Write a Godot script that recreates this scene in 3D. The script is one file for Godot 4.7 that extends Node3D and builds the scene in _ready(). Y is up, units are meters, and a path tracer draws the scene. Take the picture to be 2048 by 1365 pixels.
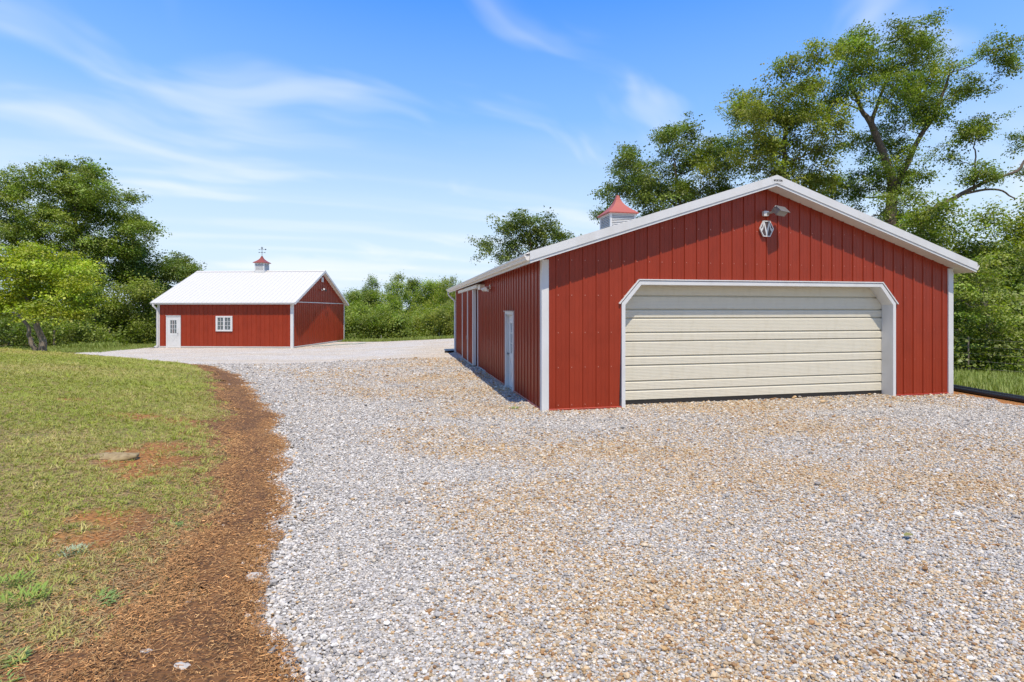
extends Node3D

const SUN_ELEVATION := 64.5
const SUN_AZIMUTH := 12.4

var rng := RandomNumberGenerator.new()
var M := {}
var used_names := {}
var soft := FastNoiseLite.new()
var rough := FastNoiseLite.new()
var edge_noise := FastNoiseLite.new()
var leaf_mesh := {}


func _ready() -> void:
	rng.seed = 4711
	set_camera()
	set_light()
	set_noise()
	set_materials()
	build_ground()
	build_garage()
	build_barn()
	build_trees()
	build_yard_things()
	build_ground_cover()


# ------------------------------------------------------------------ camera, sky, sun

func set_camera() -> void:
	var cam := Camera3D.new()
	cam.name = "camera"
	cam.position = Vector3(0, 2.13, 0)
	var near := 0.05
	cam.set_frustum(2.0 * 682.5 / 1044.85 * near, Vector2(0, -58.4 / 1044.85 * near), near, 3000.0)
	add_child(cam)
	cam.current = true


func set_light() -> void:
	var env := Environment.new()
	env.background_mode = Environment.BG_SKY
	env.tonemap_mode = Environment.TONE_MAPPER_LINEAR
	env.tonemap_exposure = 1.22
	env.sdfgi_enabled = true
	env.ssao_enabled = true
	env.ssil_enabled = true
	var sky := Sky.new()
	var sm := PanoramaSkyMaterial.new()
	sm.panorama = ImageTexture.create_from_image(sky_image())
	sky.sky_material = sm
	env.sky = sky
	var we := WorldEnvironment.new()
	we.name = "world_environment"
	we.environment = env
	add_child(we)
	var sun := DirectionalLight3D.new()
	sun.name = "sun"
	sun.light_color = Color(1.0, 0.955, 0.88)
	sun.light_energy = 1.25
	sun.light_angular_distance = 0.55
	sun.shadow_enabled = true
	add_child(sun)
	var az := deg_to_rad(SUN_AZIMUTH)
	var el := deg_to_rad(SUN_ELEVATION)
	var to_sun := Vector3(sin(az) * cos(el), sin(el), cos(az) * cos(el))
	sun.look_at_from_position(to_sun * 50.0, Vector3.ZERO, Vector3.UP)


func sky_image() -> Image:
	var w := 2048
	var h := 1024
	var data := PackedFloat32Array()
	data.resize(w * h * 3)
	var warp := FastNoiseLite.new()
	warp.seed = 5
	warp.frequency = 0.55
	warp.fractal_octaves = 3
	var streak := FastNoiseLite.new()
	streak.seed = 8
	streak.frequency = 1.0
	streak.fractal_octaves = 5
	streak.fractal_gain = 0.55
	var cover := FastNoiseLite.new()
	cover.seed = 3
	cover.frequency = 0.42
	cover.fractal_octaves = 2
	var veil := FastNoiseLite.new()
	veil.seed = 77
	veil.frequency = 1.0
	veil.fractal_octaves = 4
	var stops := [[0.0, Vector3(0.66, 0.79, 0.93)], [6.0, Vector3(0.62, 0.785, 0.95)], [12.0, Vector3(0.49, 0.69, 0.96)], [20.0, Vector3(0.235, 0.485, 0.975)], [31.0, Vector3(0.085, 0.305, 0.93)], [50.0, Vector3(0.06, 0.25, 0.80)], [90.0, Vector3(0.05, 0.20, 0.66)]]
	for j in h:
		var el := 90.0 - (j + 0.5) / h * 180.0
		if el < -0.5:
			var g := Vector3(0.30, 0.28, 0.25)
			for i in w:
				var a := (j * w + i) * 3
				data[a] = g.x
				data[a + 1] = g.y
				data[a + 2] = g.z
			continue
		var base := Vector3.ZERO
		var e0 := maxf(el, 0.0)
		for k in range(1, stops.size()):
			if e0 <= stops[k][0]:
				var t: float = (e0 - stops[k - 1][0]) / (stops[k][0] - stops[k - 1][0])
				base = (stops[k - 1][1] as Vector3).lerp(stops[k][1], t)
				break
		var y := sin(deg_to_rad(e0))
		var c := cos(deg_to_rad(e0))
		for i in w:
			var a := (j * w + i) * 3
			var ang := TAU * (i + 0.5) / w + 0.36
			var dx := sin(ang) * c
			var dz := -cos(ang) * c
			var k := 1.0 / (y + 0.13)
			var px := dx * k
			var pz := dz * k
			var wx := warp.get_noise_2d(px, pz) * 0.32
			var wz := warp.get_noise_2d(px + 40.0, pz - 17.0) * 0.32
			var sx := px * 0.94 - pz * 0.34
			var sz := px * 0.34 + pz * 0.94
			var n := streak.get_noise_2d((sx + wx) * 0.55, (sz + wz) * 1.7)
			var m := cover.get_noise_2d(px + 8.3, pz + 3.1)
			var amount := smoothstep(0.02, 0.75, n * 1.0 + m * 0.6 + 0.02)
			var v := veil.get_noise_2d(px * 0.35 + 60.0, pz * 2.6)
			var low := smoothstep(0.36, 0.06, y)
			amount = minf(amount * 0.42 + low * smoothstep(-0.15, 0.6, v) * 0.36, 0.9)
			var col := base.lerp(Vector3(0.88, 0.92, 0.97), amount) * 0.93
			data[a] = col.x
			data[a + 1] = col.y
			data[a + 2] = col.z
	return Image.create_from_data(w, h, false, Image.FORMAT_RGBF, data.to_byte_array())


func set_noise() -> void:
	soft.seed = 3
	soft.frequency = 0.16
	soft.fractal_octaves = 3
	rough.seed = 9
	rough.frequency = 0.9
	rough.fractal_octaves = 4
	edge_noise.seed = 21
	edge_noise.frequency = 0.55
	edge_noise.fractal_octaves = 4


# ------------------------------------------------------------------ materials

func lin(r: float, g: float, b: float) -> Color:
	return Color(r, g, b).linear_to_srgb()


func mat(key: String, c: Color, roughness := 0.7, metallic := 0.0) -> StandardMaterial3D:
	var m := StandardMaterial3D.new()
	m.albedo_color = c
	m.roughness = roughness
	m.metallic = metallic
	M[key] = m
	return m


func noise_tex(n: FastNoiseLite, size: int, ramp: Gradient = null) -> NoiseTexture2D:
	var t := NoiseTexture2D.new()
	t.width = size
	t.height = size
	t.seamless = true
	t.seamless_blend_skirt = 0.08
	t.generate_mipmaps = false
	t.noise = n
	t.normalize = true
	if ramp:
		t.color_ramp = ramp
	return t


func ramp_of(stops: Array, constant := false) -> Gradient:
	var g := Gradient.new()
	var off := PackedFloat32Array()
	var cols := PackedColorArray()
	for s in stops:
		off.append(s[0])
		cols.append(s[1])
	g.offsets = off
	g.colors = cols
	if constant:
		g.interpolation_mode = Gradient.GRADIENT_INTERPOLATE_CONSTANT
	return g


func set_materials() -> void:
	# painted steel: slight unevenness of tone and sheen
	var fine := FastNoiseLite.new()
	fine.seed = 4
	fine.frequency = 0.012
	fine.fractal_octaves = 5
	var tone := noise_tex(fine, 512, ramp_of([[0.0, Color(0.93, 0.93, 0.93)], [0.5, Color(0.98, 0.98, 0.98)], [1.0, Color(1, 1, 1)]]))
	for k in 3:
		var red := mat("red%d" % k, lin([0.30, 0.288, 0.312][k], [0.0365, 0.0345, 0.039][k], [0.0135, 0.0125, 0.0145][k]), 0.35)
		red.metallic_specular = 0.38
		red.albedo_texture = tone
		red.uv1_triplanar = true
		red.uv1_scale = Vector3(0.45, 0.22, 0.45)
	mat("red_trim", lin(0.34, 0.038, 0.016), 0.4)
	mat("barn_cap", lin(0.27, 0.06, 0.04), 0.5)
	mat("copper_red", lin(0.40, 0.10, 0.072), 0.6)
	var white := mat("white", lin(0.66, 0.66, 0.645), 0.45)
	var worn := noise_tex(fine, 256, ramp_of([[0.0, Color(0.965, 0.96, 0.95)], [0.6, Color(1, 1, 1)]]))
	white.albedo_texture = worn
	white.uv1_triplanar = true
	white.uv1_scale = Vector3(0.5, 0.3, 0.5)
	mat("roof_white", lin(0.60, 0.585, 0.55), 0.55)
	mat("soffit", lin(0.74, 0.71, 0.66), 0.6)
	mat("gutter", lin(0.77, 0.73, 0.66), 0.45)
	var cream := mat("cream", lin(0.69, 0.645, 0.52), 0.5)
	var streaks := FastNoiseLite.new()
	streaks.seed = 14
	streaks.frequency = 0.02
	streaks.fractal_octaves = 4
	var dirt := noise_tex(streaks, 512, ramp_of([[0.0, Color(0.965, 0.96, 0.945)], [0.4, Color(0.99, 0.99, 0.985)], [1.0, Color(1, 1, 1)]]))
	cream.albedo_texture = dirt
	cream.uv1_triplanar = true
	cream.uv1_scale = Vector3(0.5, 0.2, 0.5)
	mat("rubber", lin(0.02, 0.018, 0.016), 0.8)
	mat("dark_inside", lin(0.03, 0.028, 0.026), 0.9)
	mat("grey_metal", lin(0.33, 0.33, 0.33), 0.35, 0.7)
	mat("dark_metal", lin(0.035, 0.035, 0.04), 0.5, 0.3)
	mat("screw", lin(0.55, 0.24, 0.18), 0.35, 0.2)
	mat("emblem_dark", lin(0.085, 0.055, 0.05), 0.5)
	mat("black_print", lin(0.02, 0.02, 0.02), 0.7)
	mat("black_plastic", lin(0.018, 0.02, 0.023), 0.38)
	mat("hose", lin(0.10, 0.26, 0.24), 0.5)
	mat("concrete", lin(0.46, 0.43, 0.38), 0.9)
	mat("pale_pole", lin(0.45, 0.47, 0.20), 0.7)
	mat("post_wood", lin(0.20, 0.16, 0.12), 0.9)
	mat("wire", lin(0.22, 0.21, 0.20), 0.6, 0.5)
	mat("lamp_glass", lin(0.28, 0.30, 0.30), 0.15)
	var pane := mat("pane", Color(0.75, 0.82, 0.85, 0.12), 0.05)
	pane.transparency = BaseMaterial3D.TRANSPARENCY_ALPHA
	# bark
	var bn := FastNoiseLite.new()
	bn.seed = 6
	bn.frequency = 0.03
	bn.fractal_octaves = 4
	var bark_tex := noise_tex(bn, 256, ramp_of([[0.0, Color(0.55, 0.52, 0.50)], [1.0, Color(1, 1, 1)]]))
	for b in [["bark", lin(0.23, 0.18, 0.135)], ["bark_grey", lin(0.37, 0.31, 0.24)]]:
		var bm := mat(b[0], b[1], 0.95)
		bm.albedo_texture = bark_tex
		bm.uv1_triplanar = true
		bm.uv1_scale = Vector3(2.5, 0.6, 2.5)
		bm.heightmap_enabled = true
		bm.heightmap_texture = bark_tex
		bm.heightmap_scale = 3.0
	# leaves carry their own tints
	var leaf := mat("leaf", Color.WHITE, 0.5)
	leaf.vertex_color_use_as_albedo = true
	leaf.backlight_enabled = true
	leaf.backlight = Color(0.85, 0.92, 0.55)
	leaf.cull_mode = BaseMaterial3D.CULL_DISABLED
	var blade := mat("blade", Color.WHITE, 0.6)
	blade.vertex_color_use_as_albedo = true
	blade.backlight_enabled = true
	blade.backlight = Color(0.7, 0.74, 0.5)
	blade.cull_mode = BaseMaterial3D.CULL_DISABLED
	var fibre := mat("fibre", Color.WHITE, 0.85)
	fibre.vertex_color_use_as_albedo = true
	var stone := mat("stone", Color.WHITE, 0.8)
	stone.vertex_color_use_as_albedo = true
	# soil: grain over tints of the sheet
	var sn := FastNoiseLite.new()
	sn.seed = 8
	sn.frequency = 0.035
	sn.fractal_octaves = 5
	var soil_tex := noise_tex(sn, 1024, ramp_of([[0.0, Color(0.45, 0.43, 0.40)], [0.45, Color(0.80, 0.79, 0.77)], [1.0, Color(1, 1, 1)]]))
	var soil := mat("soil", Color.WHITE, 0.95)
	soil.vertex_color_use_as_albedo = true
	soil.albedo_texture = soil_tex
	soil.uv1_triplanar = true
	soil.uv1_world_triplanar = true
	soil.uv1_scale = Vector3(0.6, 0.6, 0.6)
	soil.heightmap_enabled = true
	soil.heightmap_texture = soil_tex
	soil.heightmap_scale = 4.0
	# gravel as seen from afar
	var cn := FastNoiseLite.new()
	cn.seed = 17
	cn.noise_type = FastNoiseLite.TYPE_CELLULAR
	cn.cellular_return_type = FastNoiseLite.RETURN_CELL_VALUE
	cn.cellular_jitter = 1.0
	cn.fractal_type = FastNoiseLite.FRACTAL_NONE
	cn.frequency = 0.11
	var grains := ramp_of([[0.0, lin(0.30, 0.24, 0.18)], [0.07, lin(0.40, 0.38, 0.37)], [0.2, lin(0.58, 0.57, 0.56)], [0.34, lin(0.66, 0.55, 0.41)], [0.46, lin(0.70, 0.69, 0.68)], [0.62, lin(0.60, 0.50, 0.38)], [0.70, lin(0.78, 0.77, 0.75)], [0.86, lin(0.66, 0.63, 0.60)], [0.94, lin(0.85, 0.84, 0.82)]], true)
	var gravel := mat("gravel", Color.WHITE, 0.9)
	gravel.vertex_color_use_as_albedo = true
	gravel.albedo_texture = noise_tex(cn, 1024, grains)
	gravel.uv1_triplanar = true
	gravel.uv1_world_triplanar = true
	gravel.uv1_scale = Vector3(0.36, 0.36, 0.36)
	var hn: FastNoiseLite = cn.duplicate()
	hn.cellular_return_type = FastNoiseLite.RETURN_DISTANCE
	gravel.heightmap_enabled = true
	gravel.heightmap_flip_texture = true
	gravel.heightmap_texture = noise_tex(hn, 1024)
	gravel.heightmap_scale = 1.6
	var rk := FastNoiseLite.new()
	rk.seed = 40
	rk.frequency = 0.02
	rk.fractal_octaves = 5
	var rock := mat("rock", lin(0.40, 0.31, 0.18), 0.9)
	rock.albedo_texture = noise_tex(rk, 256, ramp_of([[0.0, Color(0.6, 0.55, 0.5)], [0.5, Color(0.9, 0.88, 0.8)], [1.0, Color(1, 1, 1)]]))
	rock.uv1_triplanar = true
	rock.uv1_scale = Vector3(1.5, 1.5, 1.5)


# ------------------------------------------------------------------ naming and shapes

func numbered(called: String) -> String:
	if not used_names.has(called):
		used_names[called] = 0
		return called
	used_names[called] += 1
	return "%s_%03d" % [called, used_names[called]]


func tag(o: Node3D, label: String, category: String, group := "") -> void:
	o.set_meta("label", label)
	o.set_meta("category", category)
	if group:
		o.set_meta("group", group)


func thing(called: String, label: String, category: String, at := Vector3.ZERO, turn := 0.0, group := "") -> Node3D:
	var o := Node3D.new()
	o.name = numbered(called)
	add_child(o)
	o.position = at
	o.rotation.y = turn
	tag(o, label, category, group)
	return o


func part(called: String, parent: Node) -> Node3D:
	var o := Node3D.new()
	o.name = called
	parent.add_child(o, true)
	return o


func mesh_node(called: String, m: Mesh, material: Material, parent: Node = self) -> MeshInstance3D:
	var o := MeshInstance3D.new()
	o.name = numbered(called) if parent == self else called
	o.mesh = m
	o.material_override = material
	parent.add_child(o, true)
	return o


func start() -> SurfaceTool:
	var st := SurfaceTool.new()
	st.begin(Mesh.PRIMITIVE_TRIANGLES)
	st.set_smooth_group(-1)
	return st


func done(st: SurfaceTool, called: String, material: Material, parent: Node = self) -> MeshInstance3D:
	st.generate_normals()
	return mesh_node(called, st.commit(), material, parent)


func tri(st: SurfaceTool, a: Vector3, b: Vector3, c: Vector3) -> void:
	st.add_vertex(a)
	st.add_vertex(b)
	st.add_vertex(c)


func quad(st: SurfaceTool, a: Vector3, b: Vector3, c: Vector3, d: Vector3) -> void:
	tri(st, a, b, c)
	tri(st, a, c, d)


func box(st: SurfaceTool, lo: Vector3, hi: Vector3, bevel := 0.0) -> void:
	if bevel > 0.0:
		bevel_box(st, lo, hi, bevel)
		return
	var p := []
	for i in 8:
		p.append(Vector3(hi.x if i & 1 else lo.x, hi.y if i & 2 else lo.y, hi.z if i & 4 else lo.z))
	quad(st, p[4], p[6], p[7], p[5])
	quad(st, p[1], p[3], p[2], p[0])
	quad(st, p[5], p[7], p[3], p[1])
	quad(st, p[0], p[2], p[6], p[4])
	quad(st, p[6], p[2], p[3], p[7])
	quad(st, p[0], p[4], p[5], p[1])


func bevel_box(st: SurfaceTool, lo: Vector3, hi: Vector3, b: float) -> void:
	# the profile across x and y with cut corners, drawn along z, ends set in a little
	var ring := PackedVector2Array([Vector2(lo.x + b, lo.y), Vector2(hi.x - b, lo.y), Vector2(hi.x, lo.y + b), Vector2(hi.x, hi.y - b), Vector2(hi.x - b, hi.y), Vector2(lo.x + b, hi.y), Vector2(lo.x, hi.y - b), Vector2(lo.x, lo.y + b)])
	extrude(st, ring, Vector3.ZERO, Vector3.RIGHT, Vector3.UP, Vector3(0, 0, lo.z), Vector3(0, 0, hi.z))


func extrude(st: SurfaceTool, ring: PackedVector2Array, origin: Vector3, ax: Vector3, ay: Vector3, from: Vector3, to: Vector3) -> void:
	var n := ring.size()
	var r := ring.duplicate()
	if Geometry2D.is_polygon_clockwise(r):
		r.reverse()
	var flip := ax.cross(ay).dot(to - from) < 0.0
	var A := []
	var B := []
	for q in r:
		var p := origin + ax * q.x + ay * q.y
		A.append(p + from)
		B.append(p + to)
	for i in n:
		var j := (i + 1) % n
		if flip:
			quad(st, A[i], A[j], B[j], B[i])
		else:
			quad(st, A[i], B[i], B[j], A[j])
	var cap := Geometry2D.triangulate_polygon(r)
	for i in range(0, cap.size(), 3):
		var a := cap[i]
		var b := cap[i + 1]
		var c := cap[i + 2]
		var ccw := (r[b] - r[a]).cross(r[c] - r[a]) > 0.0
		if ccw != flip:
			tri(st, A[a], A[b], A[c])
			tri(st, B[a], B[c], B[b])
		else:
			tri(st, A[a], A[c], A[b])
			tri(st, B[a], B[b], B[c])


func tube(st: SurfaceTool, pts: Array, radii: Array, sides := 8, smooth := true) -> void:
	if smooth:
		st.set_smooth_group(1)
	var rings := []
	var u := Vector3.ZERO
	for i in pts.size():
		var p: Vector3 = pts[i]
		var d: Vector3 = (pts[mini(i + 1, pts.size() - 1)] - pts[maxi(i - 1, 0)]).normalized()
		if i == 0:
			u = d.cross(Vector3.UP if absf(d.y) < 0.9 else Vector3.RIGHT).normalized()
		else:
			u = (u - d * u.dot(d)).normalized()
		var v := d.cross(u)
		var ring := []
		for k in sides:
			var a := TAU * k / sides
			ring.append(p + (u * cos(a) + v * sin(a)) * float(radii[i]))
		rings.append(ring)
	for i in rings.size() - 1:
		for k in sides:
			var k2 := (k + 1) % sides
			quad(st, rings[i][k], rings[i][k2], rings[i + 1][k2], rings[i + 1][k])
	st.set_smooth_group(-1)
	for k in range(1, sides - 1):
		tri(st, rings[0][0], rings[0][k + 1], rings[0][k])
		tri(st, rings[-1][0], rings[-1][k], rings[-1][k + 1])


# ------------------------------------------------------------------ the lie of the land

func table(t: Array, d: float) -> float:
	if d <= t[0].x:
		return t[0].y
	for i in range(1, t.size()):
		if d <= t[i].x:
			return lerpf(t[i - 1].y, t[i].y, (d - t[i - 1].x) / (t[i].x - t[i - 1].x))
	return t[-1].y


var GRAVEL_EDGE := [Vector2(-6, 0.6), Vector2(0, -0.3), Vector2(3, -1.22), Vector2(3.86, -1.9), Vector2(4.68, -2.2), Vector2(5.92, -2.63), Vector2(8.06, -3.5), Vector2(9.85, -4.45), Vector2(12.65, -6.1), Vector2(18.4, -9.6), Vector2(22.6, -13.0), Vector2(25.8, -17.2), Vector2(30.8, -25.8), Vector2(36, -24.9)]
var MULCH_WIDTH := [Vector2(-6, 1.6), Vector2(2.5, 1.35), Vector2(3.2, 1.1), Vector2(3.8, 0.75), Vector2(5.6, 0.65), Vector2(8, 0.85), Vector2(12, 0.95), Vector2(18, 1.0), Vector2(22, 0.8), Vector2(25.5, 0.0), Vector2(40, 0.0)]


func gravel_edge(d: float) -> float:
	return table(GRAVEL_EDGE, d) + edge_noise.get_noise_2d(d * 1.6, 3.0) * (0.17 + d * 0.014)


func land(x: float, d: float) -> float:
	var y := -0.306 * smoothstep(-3.0, -12.0, x) * smoothstep(12.0, 27.0, d)
	var off := table(GRAVEL_EDGE, d) - x
	if off > 0.0 and d < 29.5:
		var m := 0.142 * (sqrt(off * off + 0.5) - 0.7071)
		m = 1.6 * (1.0 - exp(-m / 1.6 * 1.12))
		y += m * (1.0 - smoothstep(19.0, 29.0, d)) + soft.get_noise_2d(x * 2.0, d * 2.0) * 0.05 * minf(off, 1.0)
	y -= 5.0 * smoothstep(43.0, 72.0, d) * smoothstep(-34.0, -18.0, x)
	if x > 12.0:
		y -= minf((x - 12.0) * 0.05, 1.2)
	return y


func at(x: float, d: float, up := 0.0) -> Vector3:
	return Vector3(x, land(x, d) + up, -d)


const CLAY := [Vector3(-4.75, 6.9, 0.55), Vector3(-4.95, 7.5, 0.35), Vector3(-4.5, 6.3, 0.3), Vector3(-4.95, 9.1, 0.55), Vector3(-3.75, 4.95, 0.32), Vector3(-3.7, 4.5, 0.2), Vector3(-2.45, 2.95, 0.3), Vector3(-2.15, 2.9, 0.22), Vector3(-6.7, 9.3, 0.35), Vector3(-5.6, 9.4, 0.45), Vector3(-8.4, 10.0, 0.25), Vector3(-4.4, 8.2, 0.3)]


func clay_at(x: float, d: float) -> float:
	var c := 0.0
	for q in CLAY:
		var r: float = Vector2((x - q.x) / 1.15, d - q.y).length() / q.z
		if r < 2.2:
			c = maxf(c, 1.0 - smoothstep(0.55, 1.5, r + rough.get_noise_2d(x * 2.4, d * 2.4) * 0.9))
	return c


func steps(stops: Array) -> PackedFloat32Array:
	# [from, step], [from, step] ... [end, 0]
	var out := PackedFloat32Array()
	for i in stops.size() - 1:
		var v: float = stops[i][0]
		while v < stops[i + 1][0] - 1e-4:
			out.append(v)
			v += stops[i][1]
	out.append(stops[-1][0])
	return out


func sheet(xs_of: Callable, ds: PackedFloat32Array, height: Callable, tint: Callable) -> ArrayMesh:
	# rows run away from the viewer; xs_of(d) gives the same number of places across for each
	var v := PackedVector3Array()
	var c := PackedColorArray()
	var nx := 0
	for d in ds:
		var row: PackedFloat32Array = xs_of.call(d)
		nx = row.size()
		for x in row:
			v.append(Vector3(x, height.call(x, d), -d))
			c.append(tint.call(x, d))
	var idx := PackedInt32Array()
	for j in ds.size() - 1:
		for i in nx - 1:
			var a := j * nx + i
			idx.append_array([a, a + nx, a + nx + 1, a, a + nx + 1, a + 1])
	var nrm := PackedVector3Array()
	nrm.resize(v.size())
	for k in range(0, idx.size(), 3):
		var n := (v[idx[k + 2]] - v[idx[k]]).cross(v[idx[k + 1]] - v[idx[k]])
		nrm[idx[k]] += n
		nrm[idx[k + 1]] += n
		nrm[idx[k + 2]] += n
	for k in nrm.size():
		nrm[k] = nrm[k].normalized()
	var arr := []
	arr.resize(Mesh.ARRAY_MAX)
	arr[Mesh.ARRAY_VERTEX] = v
	arr[Mesh.ARRAY_NORMAL] = nrm
	arr[Mesh.ARRAY_COLOR] = c
	arr[Mesh.ARRAY_INDEX] = idx
	var m := ArrayMesh.new()
	m.add_surface_from_arrays(Mesh.PRIMITIVE_TRIANGLES, arr)
	return m


func structure(o: Node3D) -> Node3D:
	o.set_meta("kind", "structure")
	return o


func stuff(o: Node3D) -> Node3D:
	o.set_meta("kind", "stuff")
	return o


func under_gravel(x: float, d: float) -> bool:
	return d < 41.5 and x < 11.5 and x > gravel_edge(d) + 0.25


func tan_share(x: float, d: float) -> float:
	# where the driven lanes have worn down to the tan stone
	var n := soft.get_noise_2d(x * 0.75 + 11.0, d * 1.9 + 4.0) * 1.5 + soft.get_noise_2d(x * 3.4, d * 4.6) * 0.6
	var lane := exp(-pow((x - (2.4 + (5.6 - d) * -0.55)) / 2.6, 2.0)) * 0.5
	lane += exp(-pow((x + 0.16 * d - 0.6) / 1.7, 2.0)) * 0.35 * smoothstep(9.0, 13.0, d)
	lane -= 0.5 * smoothstep(1.7, 0.2, absf(x - gravel_edge(d) - 0.7))
	lane -= 0.35 * exp(-pow((d - 10.8) / 1.2, 2.0)) * smoothstep(1.0, 4.0, x)
	return clampf(0.24 + n * 0.5 + lane * 0.9, 0.0, 1.0)


func build_ground() -> void:
	var xs := steps([[-900, 160], [-260, 50], [-60, 3], [-30, 0.6], [-12, 0.13], [-1, 0.5], [14, 1.2], [32, 6], [80, 60], [320, 160], [900, 0]])
	var ds := steps([[-60, 15], [0, 0.5], [2, 0.12], [13, 0.3], [24, 0.8], [45, 2.5], [90, 20], [200, 90], [560, 200], [1500, 0]])
	var grassy := Vector3(0.30, 0.29, 0.08)
	var straw := Vector3(0.37, 0.255, 0.115)
	var clay := Vector3(0.60, 0.235, 0.06)
	var dirt := Vector3(0.20, 0.10, 0.045)
	var tint := func(x: float, d: float) -> Color:
		var off := table(GRAVEL_EDGE, d) - x
		var c := grassy.lerp(straw, clampf(0.45 + rough.get_noise_2d(x * 1.2, d * 1.2) * 0.9 + soft.get_noise_2d(x, d) * 0.7 + smoothstep(9.0, 3.0, d) * 0.35, 0.0, 1.0))
		if off > -2.0 and off < 16.0 and d < 26.0:
			c = c.lerp(clay * (0.9 + 0.3 * rough.get_noise_2d(x * 4.0, d * 4.0)), clay_at(x, d) * 0.8)
			c = c.lerp(dirt, smoothstep(0.9, 0.3, off - table(MULCH_WIDTH, d)) * 0.7)
		if x > 10.6 and x < 12.5 and d < 15.5:
			c = c.lerp(clay, 0.9 * smoothstep(12.4, 11.9, x))
		if d > 60.0:
			c = Vector3(0.07, 0.10, 0.03)
		return Color(c.x, c.y, c.z)
	var height := func(x: float, d: float) -> float:
		var y := land(x, d)
		if under_gravel(x, d):
			y -= 0.06
		return y
	structure(mesh_node("ground", sheet(func(_d: float) -> PackedFloat32Array: return xs, ds, height, tint), M.soil))
	# the gravel drive and yard: one sheet between its ragged edges
	var gds := steps([[-8, 0.5], [2, 0.07], [9, 0.12], [16, 0.25], [42, 0]])
	var gxs := func(d: float) -> PackedFloat32Array:
		var lo := gravel_edge(d)
		if d > 36.0:
			lo = lerpf(lo, -20.0, smoothstep(36.0, 36.6, d))
		var hi := 11.42 + edge_noise.get_noise_2d(d * 2.0, 50.0) * 0.25 if d < 14.0 else lerpf(11.5, 4.0, smoothstep(26.0, 30.0, d))
		var row := PackedFloat32Array()
		for i in 61:
			row.append(lerpf(lo, hi, i / 60.0))
		return row
	var gheight := func(x: float, d: float) -> float:
		return land(x, d) + 0.012 + soft.get_noise_2d(x * 1.4, d * 1.4) * 0.02 - smoothstep(0.5, 0.0, x - gravel_edge(d)) * 0.02
	var gtint := func(x: float, d: float) -> Color:
		var t := tan_share(x, d)
		var k := 1.0 + soft.get_noise_2d(x * 5.0, d * 5.0) * 0.12
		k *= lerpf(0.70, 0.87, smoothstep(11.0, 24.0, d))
		return Color(lerpf(1.0, 0.98, t) * k, lerpf(0.975, 0.87, t) * k, lerpf(0.91, 0.68, t) * k)
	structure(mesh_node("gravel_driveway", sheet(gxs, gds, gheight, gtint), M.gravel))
	# bark mulch strip along the drive
	var mds := steps([[0.5, 0.25], [2.2, 0.06], [10, 0.12], [25.5, 0]])
	var mxs := func(d: float) -> PackedFloat32Array:
		var hi := gravel_edge(d) + 0.04
		var lo := hi - table(MULCH_WIDTH, d) * (1.0 + edge_noise.get_noise_2d(d * 1.1, 90.0) * 0.9) - 0.03
		var row := PackedFloat32Array()
		for i in 17:
			row.append(lerpf(lo, hi, i / 16.0))
		return row
	var mheight := func(x: float, d: float) -> float:
		var off := gravel_edge(d) - x
		return land(x, d) + 0.008 + 0.035 * smoothstep(-0.05, 0.3, off) * smoothstep(table(MULCH_WIDTH, d) + 0.1, table(MULCH_WIDTH, d) - 0.4, off) + rough.get_noise_2d(x * 5.0, d * 5.0) * 0.012
	var mtint := func(x: float, d: float) -> Color:
		var k := 0.85 + rough.get_noise_2d(x * 3.0, d * 3.0) * 0.5
		var sand := smoothstep(0.4, 0.0, gravel_edge(d) - x) * smoothstep(0.0, 0.35, soft.get_noise_2d(d * 5.0, x * 3.0) + 0.12)
		var c := Vector3(0.285, 0.132, 0.043).lerp(Vector3(0.58, 0.29, 0.09), sand * 0.8) * k
		return Color(c.x, c.y, c.z)
	structure(mesh_node("mulch_bed", sheet(mxs, mds, mheight, mtint), M.soil))


# ------------------------------------------------------------------ steel siding

const PITCH := 0.3048
const RIB := [[0.0, 0.0], [0.007, 0.021], [0.043, 0.021], [0.05, 0.0], [0.117, 0.0], [0.123, 0.0045], [0.133, 0.0045], [0.139, 0.0], [0.219, 0.0], [0.225, 0.0045], [0.235, 0.0045], [0.241, 0.0], [0.3048, 0.0]]


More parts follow.
